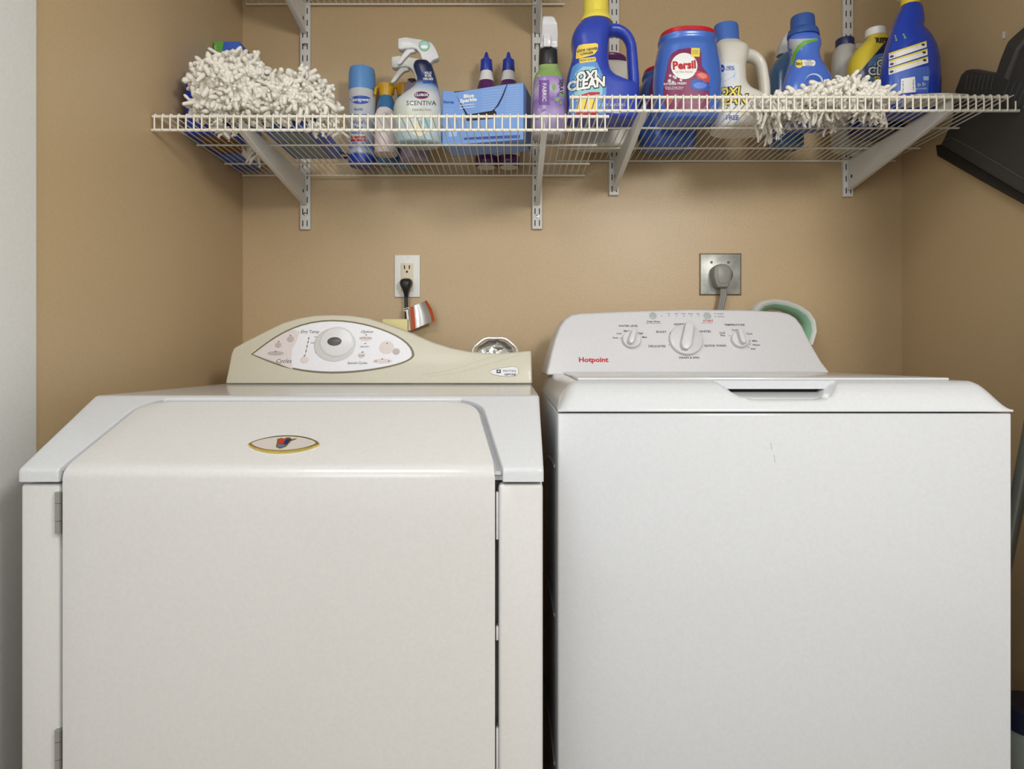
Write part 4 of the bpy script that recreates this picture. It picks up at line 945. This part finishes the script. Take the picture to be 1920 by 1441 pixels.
# two tubs with red lids
def tub(xc, Yc, label):
    t = thing('detergent_tub', (xc, Yc, zR), label, 'tub'); hT = .205
    k = MB(); rr = []
    ws = [(0, .062), (.004, .067), (.03, .074), (.09, .0775), (.13, .0745), (.16, .069), (.172, .0655), (.174, .0635), (.182, .0635), (.184, .0655), (.190, .0655), (.192, .060), (.200, .060)]
    for z, a in ws: rr.append(ring(xc, Yc, zR+z, a, a*.72 if z < .17 else a*.78, 2.5, 56))
    k.rings(rr); body = k.build('tub_body', mat('metallic_blue_plastic', (74, 116, 204), .28, coat=.3, metal=.15), t, ang=50)
    k = MB(); k.rings([ring(xc, Yc, zR+z, a, a*.78, 2.5, 56) for z, a in ((.192, .060), (.192, .0625), (.201, .0622), (.2035, .058), (.204, .050), (.204, .001))]); k.build('lid', mat('red_lid_plastic', (196, 28, 42), .3), t, ang=40)
    return t, body
sX = 1.50
t1, body = tub(X(1288, sX), sX, 'front blue detergent tub with red lid and round white logo')
d = Decal(); MAR = mat('maroon_print', (130, 40, 88), .4)
def a5(x, y, Y=1.50): return a3(x, y, Y)
d.shape([a5(*p) for p in ((1360, 820), (1365, 760), (1390, 640), (1410, 540), (1440, 480), (1500, 445), (1590, 432), (1690, 440), (1700, 470), (1710, 600), (1760, 660), (1775, 760), (1775, 1000), (1390, 1000), (1365, 900))], 0, 0, maxe=.008)
d.ellipse(*a5(1550, 595), 118*s_, 118*s_, 1, 1, maxe=.007); d.text('Persil', *a5(1550, 590), .0255, 2, bold=.045, rot=.06, lift=2.5, sx=.96); d.text('ULTRA PACKS', *a5(1550, 650), .0062, 3, lift=2)
d.rrect(*a5(1650, 473), .0098, .0100, .0008, 4, 2, rot=-.03, maxe=.006)
for i in range(3): d.band([a5(1622, 455+i*14), a5(1676, 457+i*14)], .0012, 3, 3, closed=False)
for x, y, r2 in ((1425, 682, 12), (1418, 728, 15), (1470, 700, 14), (1455, 690, 10), (1520, 722, 13), (1450, 740, 12)): d.ellipse(*a5(x, y), r2*s_, r2*s_, 5, 2, 14)
d.text('INTENSE FRESH', *a5(1468, 755), .0075, 1, bold=.02, rot=.04, lift=2); d.text('Cleans Tough Stains', *a5(1460, 785), .0052, 1, lift=2); d.text('Brightens Colours', *a5(1460, 800), .0052, 1, lift=2)
d.shape([a5(*p) for p in ((1640, 660), (1670, 638), (1750, 660), (1780, 690), (1775, 740), (1720, 745), (1670, 710))], 6, 2, maxe=.008)
d.shape([a5(*p) for p in ((1665, 670), (1700, 655), (1745, 672), (1755, 700), (1715, 712), (1685, 695))], 7, 3, maxe=.008)
d.shape([a5(*p) for p in ((1600, 780), (1620, 720), (1670, 705), (1760, 745), (1785, 790), (1770, 815), (1640, 815))], 8, 2, maxe=.008)
d.ellipse(*a5(1690, 770), 60*s_, 28*s_, 9, 3, maxe=.007)
for i in range(5): d.band([a5(1480, 855+i*24), a5(1690, 855+i*24)], .0022, 10, 2, closed=False)
d.ellipse(*a5(1410, 900), 26*s_, 40*s_, 6, 2, maxe=.007)
d.wrap('label_print', [MAR, WHT, RED, GREY, YEL, PINK, mat('coral_print', (196, 70, 70), .35), mat('light_coral_print', (228, 130, 120), .35), BLU, mat('gloss_blue_print', (90, 130, 215), .3), mat('mauve_print', (180, 120, 160), .4)], t1, body)
k = MB()
for x, y0, y1 in ((1800, 560, 700), (1822, 575, 715)): k.tube([P(960+(x+i*7)/4.8, (y0+(y1-y0)*i/6)/4.8, 1.5-.040+.004*i) for i in range(7)], [.0005, .0016, .0018, .0018, .0018, .0016, .0005], 8)
k.build('grip_rib', MATS['metallic_blue_plastic'], t1)
t2, body2 = tub(X(1252, 1.69), 1.69, 'rear blue detergent tub with red lid, behind the one with the round logo')
d = Decal(); d.shape([a3(*p, 1.69) for p in ((1225, 960), (1235, 800), (1265, 690), (1400, 650), (1400, 1000))], 0, 0, maxe=.008); d.wrap('label_print', [MAR], t2, body2)
# white jug with blue cap
Yw = 1.555
def J4(x, y, Y=Yw): return X(1300+x/4.503, Y), Z(y/4.503, Y)
wj = thing('detergent_jug', (X(1385, Yw), Yw, zR), 'pearly white detergent jug with blue ribbed cap and loop handle', 'jug')
me = jugskin([(365, 195, 385, .026), (395, 178, 410, .034), (430, 165, 450, .042), (500, 155, 440, .048), (600, 150, 420, .050), (720, 148, 425, .052), (790, 147, 470, .053), (830, 146, 560, .054), (870, 146, 640, .054), (1200, 150, 640, .054)],
    [(400, 470), (500, 480), (565, 540), (590, 640), (602, 760), (600, 900)], [60, 48, 42, 42, 44, 44], Yw, zR, 4.503, 1300, 1.5)
wjb = link_mesh('jug_body', me, mat('pearl_white_hdpe', (222, 218, 206), .3, coat=.2), wj, ang=70)
k = MB(); s4 = Yw/F/4.503; rr = []
for r1, y, cx4 in ((104, 385, 288), (108, 370, 290), (100, 345, 283), (100, 235, 276), (97, 222, 275), (60, 220, 275), (2, 220, 275)):
    rr.append([(X(1300+cx4/4.503, Yw)+r1*s4*(1+(.012 if i % 2 and 230 < y < 350 else 0))*math.cos(2*math.pi*i/60), Yw+r1*s4*math.sin(2*math.pi*i/60)*.95, Z(y/4.503, Yw)) for i in range(60)])
k.rings(rr); k.build('cap', mat('cornflower_plastic', (72, 112, 192), .38), wj, ang=35)
d = Decal(); PW_ = mat('pale_label', (222, 226, 228), .4)
d.rrect(*J4(285, 800), 105*s4, 270*s4, .012, 0, 0, maxe=.008)
d.ellipse(*J4(238, 578), 28*s4, 33*s4, 1, 1, maxe=.007); d.text('2x', *J4(240, 578), .010, 2, lift=2); d.text('NEW', *J4(312, 568), .0075, 1, bold=.03, lift=1); d.text('LOOK', *J4(312, 586), .0075, 1, bold=.03, lift=1)
for i in range(6): d.band([J4(215+10*i, 700-14*i), J4(260+18*i, 690-10*i), J4(350, 640-12*i+30)], .0016, 3, 1, closed=False)
for mi, bo, li in ((4, .11, 2), (5, .03, 3.2)): d.text('OXI', *J4(300, 780), .028, mi, bold=bo, shear=.2, rot=.06, lift=li); d.text('CLEAN', *J4(285, 850), .030, mi, bold=bo, shear=.2, rot=.06, lift=li)
d.text('FREE', *J4(330, 995), .015, 1, bold=.03, lift=1)
d.wrap('label_print', [PW_, BLU, WHT, PB, DARK, YEL], wj, wjb)
# translucent blue bottle with white cap
tb, _ = bottle('bottle', rows_from(4.503, 1300, 0, [(455, 755, 850, .018), (500, 705, 880, .028), (560, 662, 900, .034), (640, 640, 915, .036), (900, 640, 920, .036)]), 1.68, zR, mat('clear_blue_plastic', (74, 118, 165), .15, coat=.5), 'see-through blue bottle with white nozzle behind the blue softener bottle', 'bottle')
k = MB(); rr = []
for y, a, b_, dd in ((470, 705, 800, .014), (430, 708, 820, .016), (380, 722, 830, .016), (330, 748, 835, .014), (292, 775, 835, .010)):
    rr.append(ring(X(1300+(a+b_)/2/4.503, 1.68), 1.68, Z(y/4.503, 1.68), (b_-a)/2*1.68/F/4.503, dd, 3, 24))
k.rings(rr); k.build('nozzle', PLAW, tb, ang=50)
# blue softener bottle
Ys = 1.53
def J6(x, y): return J4(x, y, Ys)
sf, body = bottle('softener_bottle', rows_from(4.503, 1300, 0, [(315, 812, 1045, .026), (345, 803, 1062, .029), (390, 806, 1068, .030), (450, 828, 1052, .029), (510, 822, 1062, .030), (600, 795, 1112, .035), (690, 768, 1158, .038), (770, 752, 1172, .039), (900, 750, 1175, .039)]), Ys, zR, mat('softener_blue', (78, 116, 210), .25, coat=.3), 'blue fabric softener bottle with dark blue cap, standing behind the right mop head', 'bottle')
k = MB(); s6 = Ys/F/4.503; rr = []
for r1, y, cx6 in ((128, 318, 928), (128, 290, 926), (118, 262, 926), (100, 250, 924), (96, 165, 922), (92, 148, 922), (50, 146, 922), (2, 146, 922)):
    rr.append([(X(1300+cx6/4.503, Ys)+r1*s6*(1+(.012 if i % 2 and 160 < y < 250 else 0))*math.cos(2*math.pi*i/60), Ys+r1*s6*math.sin(2*math.pi*i/60)*.95, Z(y/4.503, Ys)) for i in range(60)])
k.rings(rr); k.build('cap', mat('denim_blue_plastic', (52, 88, 158), .38), sf, ang=35)
d = Decal(); GY = mat('silver_grey_print', (178, 182, 182), .4)
d.shape([J6(*p) for p in ((812, 330), (1040, 325), (1050, 340), (960, 350), (900, 390), (860, 440), (845, 520), (828, 560), (826, 470), (810, 400))], 0, 0, maxe=.007)
d.shape([J6(*p) for p in ((1040, 328), (1045, 345), (960, 370), (905, 410), (870, 460), (850, 530), (835, 560), (830, 500), (850, 440), (880, 385), (930, 345))], 1, 1, maxe=.007)
d.rrect(*J6(968, 532), 62*s6, 26*s6, 22*s6, 2, 0, rot=-.02, maxe=.007); d.ellipse(*J6(893, 540), 32*s6, 36*s6, 3, 1, maxe=.007); d.text('5in1', *J6(893, 540), .0095, 4, bold=.04, lift=2)
for i, t_ in enumerate(('Fresh', 'Freshness', 'Release')): d.text(t_, *J6(975, 514+i*18), .0052, 4, lift=1.5)
d.ellipse(*J6(1020, 690), 75*s6, 70*s6, 5, 0, maxe=.007); d.ellipse(*J6(1012, 696), 68*s6, 64*s6, 6, 1, maxe=.007)
d.wrap('label_print', [GY, GRN, WHT, YEL, INK, mat('ice_blue_print', (190, 215, 240), .4), mat('mid_blue_print', (60, 95, 190), .4)], sf, body)
# white bottle with navy cap
def J5(x, y, Y): return X(1540+x/4.503, Y), Z(y/4.503, Y)
nb, _ = bottle('bottle', rows_from(4.503, 1540, 0, [(392, 132, 262, .020), (430, 112, 284, .026), (500, 99, 306, .030), (600, 96, 312, .030), (690, 96, 312, .030)]), 1.70, zR, mat('frosted_grey_plastic', (196, 194, 190), .35), 'frosted white bottle with a navy cap in front of the rightmost shelf track', 'bottle')
cyl_cap(nb, 'cap', 1540+126/4.503, 1540+270/4.503, 335/4.503, 396/4.503, 1.70, mat('navy_plastic', (34, 44, 96), .35), ribs=1)
b = MB(); b.box(X(1600, 1.73), X(1630, 1.73), 1.715, 1.745, zR, Z(86, 1.73)); b.bevel(.001, 2); tag(b.build('white_carton', mat('plain_white_card', (226, 224, 216), .6), None, base=(X(1615, 1.73), 1.73, zR)), 'plain white carton between the navy-capped bottle and the yellow-shouldered refill', 'box')
# yellow shouldered refill
Yo = 1.585
ro, body = bottle('refill_bottle', rows_from(4.503, 1540, 0, [(312, 392, 545, .020), (340, 378, 565, .024), (380, 335, 612, .032), (450, 272, 668, .038), (540, 236, 702, .042), (650, 228, 710, .043), (760, 240, 700, .043)]), Yo, zR, ramp_mat('refill_print', [(0, (18, 26, 80)), (.212, (22, 32, 95)), (.216, (225, 202, 60)), (.32, (230, 208, 70))], .25, tilt=-1.2), 'dark blue refill bottle with yellow shoulders and a small white screw cap', 'bottle')
cyl_cap(ro, 'cap', 1540+378/4.503, 1540+538/4.503, 252/4.503, 315/4.503, Yo, WHT, ribs=1)
d = Decal(); s7 = Yo/F/4.503
d.text('REFILL', *J5(530, 345, Yo), .0145, 1, bold=.05, rot=.02, lift=1); d.text('THE WORLD', *J5(510, 325, Yo), .0062, 1, bold=.03, lift=1)
d.ellipse(*J5(515, 600, Yo), 128*s7, 150*s7, 2, 0, maxe=.008); d.ellipse(*J5(535, 590, Yo), 95*s7, 115*s7, 3, 1, maxe=.008)
for mi, bo, li in ((1, .12, 2), (4, .03, 3.2)): d.text('OXI', *J5(545, 540, Yo), .026, mi, bold=bo, lift=li); d.text('CLEAN', *J5(545, 605, Yo), .028, mi, bold=bo, lift=li)
d.rrect(*J5(520, 668, Yo), 75*s7, 18*s7, 4*s7, 5, 2, rot=-.06, maxe=.007); d.text('LAUNDRY', *J5(505, 665, Yo), .0075, 1, bold=.03, lift=3)
d.wrap('label_print', [YEL, DARK, mat('steel_blue_print', (90, 125, 170), .35), mat('pale_steel_print', (160, 185, 200), .35), WHT, YEL], ro, body)
# royal blue spray bottle, back label towards us
Yb2 = 1.45
sb2, body = bottle('spray_bottle', rows_from(4.503, 1540, 0, [(48, 685, 828, .017), (75, 672, 840, .020), (130, 645, 849, .023), (185, 622, 856, .024), (240, 603, 846, .026), (285, 590, 878, .030), (340, 572, 918, .034), (430, 548, 957, .038), (540, 528, 977, .041), (680, 514, 984, .042), (790, 513, 980, .042)]), Yb2, zR, mat('cobalt_blue_plastic', (34, 66, 178), .25, coat=.3), 'cobalt blue spray bottle with yellow collar, rightmost upright bottle on the shelf', 'spray bottle')
cyl_cap(sb2, 'collar', 1540+678/4.503, 1540+822/4.503, -8, 11, Yb2, mat('yellow_collar_plastic', (232, 200, 60), .4), ribs=1)
cyl_cap(sb2, 'neck_ring', 1540+684/4.503, 1540+812/4.503, 7, 13.5, Yb2, WHT)
k = MB(); q = X(1540+745/4.503, Yb2); k.box(q-.013, q+.013, Yb2-.05, Yb2+.03, Z(-8, Yb2), Z(-38, Yb2)); k.bevel(.006, 3); k.build('spray_head', PLAW, sb2)
k = MB(); k.box(q-.006, q+.006, Yb2-.042, Yb2-.032, Z(8, Yb2), Z(-10, Yb2)); k.bevel(.002, 2); k.build('trigger', YC, sb2)
d = Decal(); s8 = Yb2/F/4.503
def J8(x, y): return J5(x, y, Yb2)
d.shape([J8(*p) for p in ((570, 590), (575, 640), (560, 785), (900, 785), (915, 600), (905, 560))], 0, 0, maxe=.008)
for (x0, y0, x1, y1) in ((572, 450, 885, 347), (572, 514, 893, 412), (570, 578, 898, 478)):
    d.shape([J8(x0, y0), J8(x1, y1), J8(x1+3, y1+52), J8(x0, y0+56)], 1, 1, maxe=.007)
    d.shape([J8(x0, y0), J8(x1, y1), J8(x1, y1+14), J8(x0, y0+14)], 2, 2, maxe=.007)
    for j in range(2): d.band([J8(x0+55, y0+14+j*12), J8(x1-80, y1+40+j*12)], .0009, 3, 2, closed=False)
    d.ellipse(*J8(x0+25, y0+28), 17*s8, 10*s8, 4, 2, 16, .3); d.ellipse(*J8(x1-28, y1+32), 15*s8, 11*s8, 3, 2, 16)
for j in range(3): d.band([J8(620+j*4, 305+j*18), J8(700+j*8, 290+j*14)], .0026, 5, 1, closed=False)
for j in range(4): d.band([J8(605-j*3, 372+j*14), J8(780-j*16, 322+j*20)], .0012, 0, 1, closed=False)
for j in range(9): d.band([J8(590, 665+j*6), J8(895-(j % 3)*30, 570+j*7)], .0008, 6, 1, closed=False)
for j in range(8): d.band([J8(585, 690+j*12), J8(655, 678+j*12)], .0009, 6, 1, closed=False)
d.shape([J8(*p) for p in ((672, 668), (788, 648), (795, 778), (668, 790))], 1, 2, maxe=.008)
for j in range(8): d.band([J8(685, 690+j*13), J8(780, 678+j*12.5)], (.0016, .0009, .0022)[j % 3], 3, 3, closed=False)
d.rrect(*J8(882, 662), 22*s8, 17*s8, .0003, 6, 1)
for cx8, cy8 in ((822, 718), (862, 712)):
    d.band([J8(cx8+16*math.cos(t), cy8+14*math.sin(t)) for t in [2*math.pi*i/3 for i in range(3)]], .0016, 1, 1)
d.text('RECYCLABLE', *J8(842, 750), .0044, 1, rot=.08, lift=1)
d.wrap('back_label', [mat('cobalt_label', (70, 105, 195), .35), WHT, YEL, INK, mat('purple_stain_print', (90, 60, 120), .4), mat('lime_print', (170, 200, 60), .4), PB], sb2, body)
# folded grey-white cloth on the wires
k = MB(); n = 14; rr = []
for i in range(n+1):
    u = i/n; x = X(1700, 1.38)+(X(1792, 1.38)-X(1700, 1.38))*u; w1 = .5+.5*math.sin(u*math.pi)
    rr.append([(x, 1.347+.01*math.sin(u*5), zR+.001), (x+.004, 1.350, zR+.006+.004*w1), (x, 1.37, zR+.010+.006*w1+.002*math.sin(u*9)), (x-.003, 1.39, zR+.007+.004*w1), (x, 1.402+.004*math.sin(u*7), zR+.001)])
k.rings(rr); tag(k.build('folded_cloth', mat('grey_white_cloth', (206, 204, 196), .85, bump=.6, bscale=150, speck=.1), None, base=(X(1746, 1.38), 1.37, zR)), 'grey-white folded cloth lying on the wires under the cobalt blue spray bottle', 'cloth')

# ---------------------------------------------------------------- dustpan on the right wall
DP = mat('dark_grey_plastic', (62, 61, 60), .5, bump=.3, bscale=300); DPB = mat('black_rubber', (26, 25, 25), .5)
def PR(px, py, x=XR-.02): Y = x*F/(px-CX); return Vector((x, Y, Z(py, Y)))
dp = thing('dustpan', tuple(PR(1860, 330)), 'large black dustpan hanging tilted on the right wall beside the shelf', 'dustpan')
xo = XR-.023
ol = [(1757, 280), (1768, 262), (1785, 225), (1790, 170), (1801, 140), (1810, 131), (1822, 129.5), (1850, 135), (1866, 137), (1875, 110), (1885, 85), (1890, 76), (1905, 62), (1935, 36), (1985, 20), (2040, 60), (2090, 380), (2060, 455)]
k = MB(); k.prism([tuple(PR(a, b, xo)) for a, b in ol], (.020, 0, 0)); k.bevel(.004, 3, 30); k.build('pan', DP, dp, ang=40)
ol2 = [(1754, 272), (1757, 292), (1840, 340), (1920, 384), (2060, 470), (2062, 452), (1920, 366), (1840, 318), (1762, 271)]
k = MB(); k.prism([tuple(PR(a, b, xo-.003)) for a, b in ol2], (.020, 0, 0)); k.bevel(.0015, 2, 30); k.build('rubber_lip', DPB, dp, ang=40)
k = MB()
for i in range(9):
    a = 1882+i*10; k.tube([PR(a+12, 150+i*3, xo-.001), PR(a-4, 188+i*4, xo-.001)], .0010, 5)
for i in range(7):
    a = 1810+i*8; k.tube([PR(a+5, 140, xo-.001), PR(a-1, 168, xo-.001)], .0007, 5)
k.tube([PR(1770, 262, xo-.0008), PR(1785, 258, xo-.0008), PR(1830, 282, xo-.0008), PR(1920, 335, xo-.0008)], .0012, 6)
k.build('moulded_ribs', mat('worn_grey_ribs', (92, 90, 88), .5), dp)
k = MB(); ol3 = [(1882, 145), (1893, 120), (1905, 90), (1925, 66), (1928, 72), (1910, 95), (1899, 122), (1889, 150)]
k.prism([tuple(PR(a, b, xo-.004)) for a, b in ol3], (.006, 0, 0)); k.build('handle_ridge', MATS['worn_grey_ribs'], dp)
k = MB(); q = PR(1884, 66, XR-.0); k.box(XR-.004, XR, q.y-.003, q.y+.003, q.z-.008, q.z+.008); k.bevel(.0015, 2)
tag(k.build('wall_anchor', PLAW, None, base=(XR, q.y, q.z)), 'tiny white plastic wall anchor above the black dustpan', 'wall anchor')
# pole and bottle in the gap right of the washer
k = MB(); a = P(1926, 840, 1.10); b_ = P(1903, 960, 1.13); dr = (b_-a); top_ = a-dr*((1.20-a.z)/(-dr.z)); bot = a+dr*((a.z-.004)/(-dr.z))
k.tube([top_, bot], .0115, 20); pole = k.build('broom_pole', mat('brushed_grey_metal', (128, 132, 126), .3, metal=.5), None, base=tuple(bot))
tag(pole, 'grey metal broom pole leaning in the gap right of the washer', 'broom pole')
fb = thing('floor_jug', (X(1932, 1.14), 1.14, 0), 'grey bottle with a navy lid standing in the gap right of the washer', 'bottle')
cxf = X(1936, 1.14); k = MB(); k.lathe((cxf, 1.14, 0), [(.042, 0), (.046, .01), (.046, .22), (.040, .27), (.046, .335), (.044, .35)], 36); k.build('bottle_body', mat('smoky_plastic', (150, 158, 150), .3), fb, ang=50)
k = MB(); k.lathe((cxf, 1.14, 0), [(.046, .348), (.048, .350), (.048, .385), (.044, .390), (.001, .392)], 36); k.build('lid', mat('navy_lid', (24, 32, 58), .4), fb)
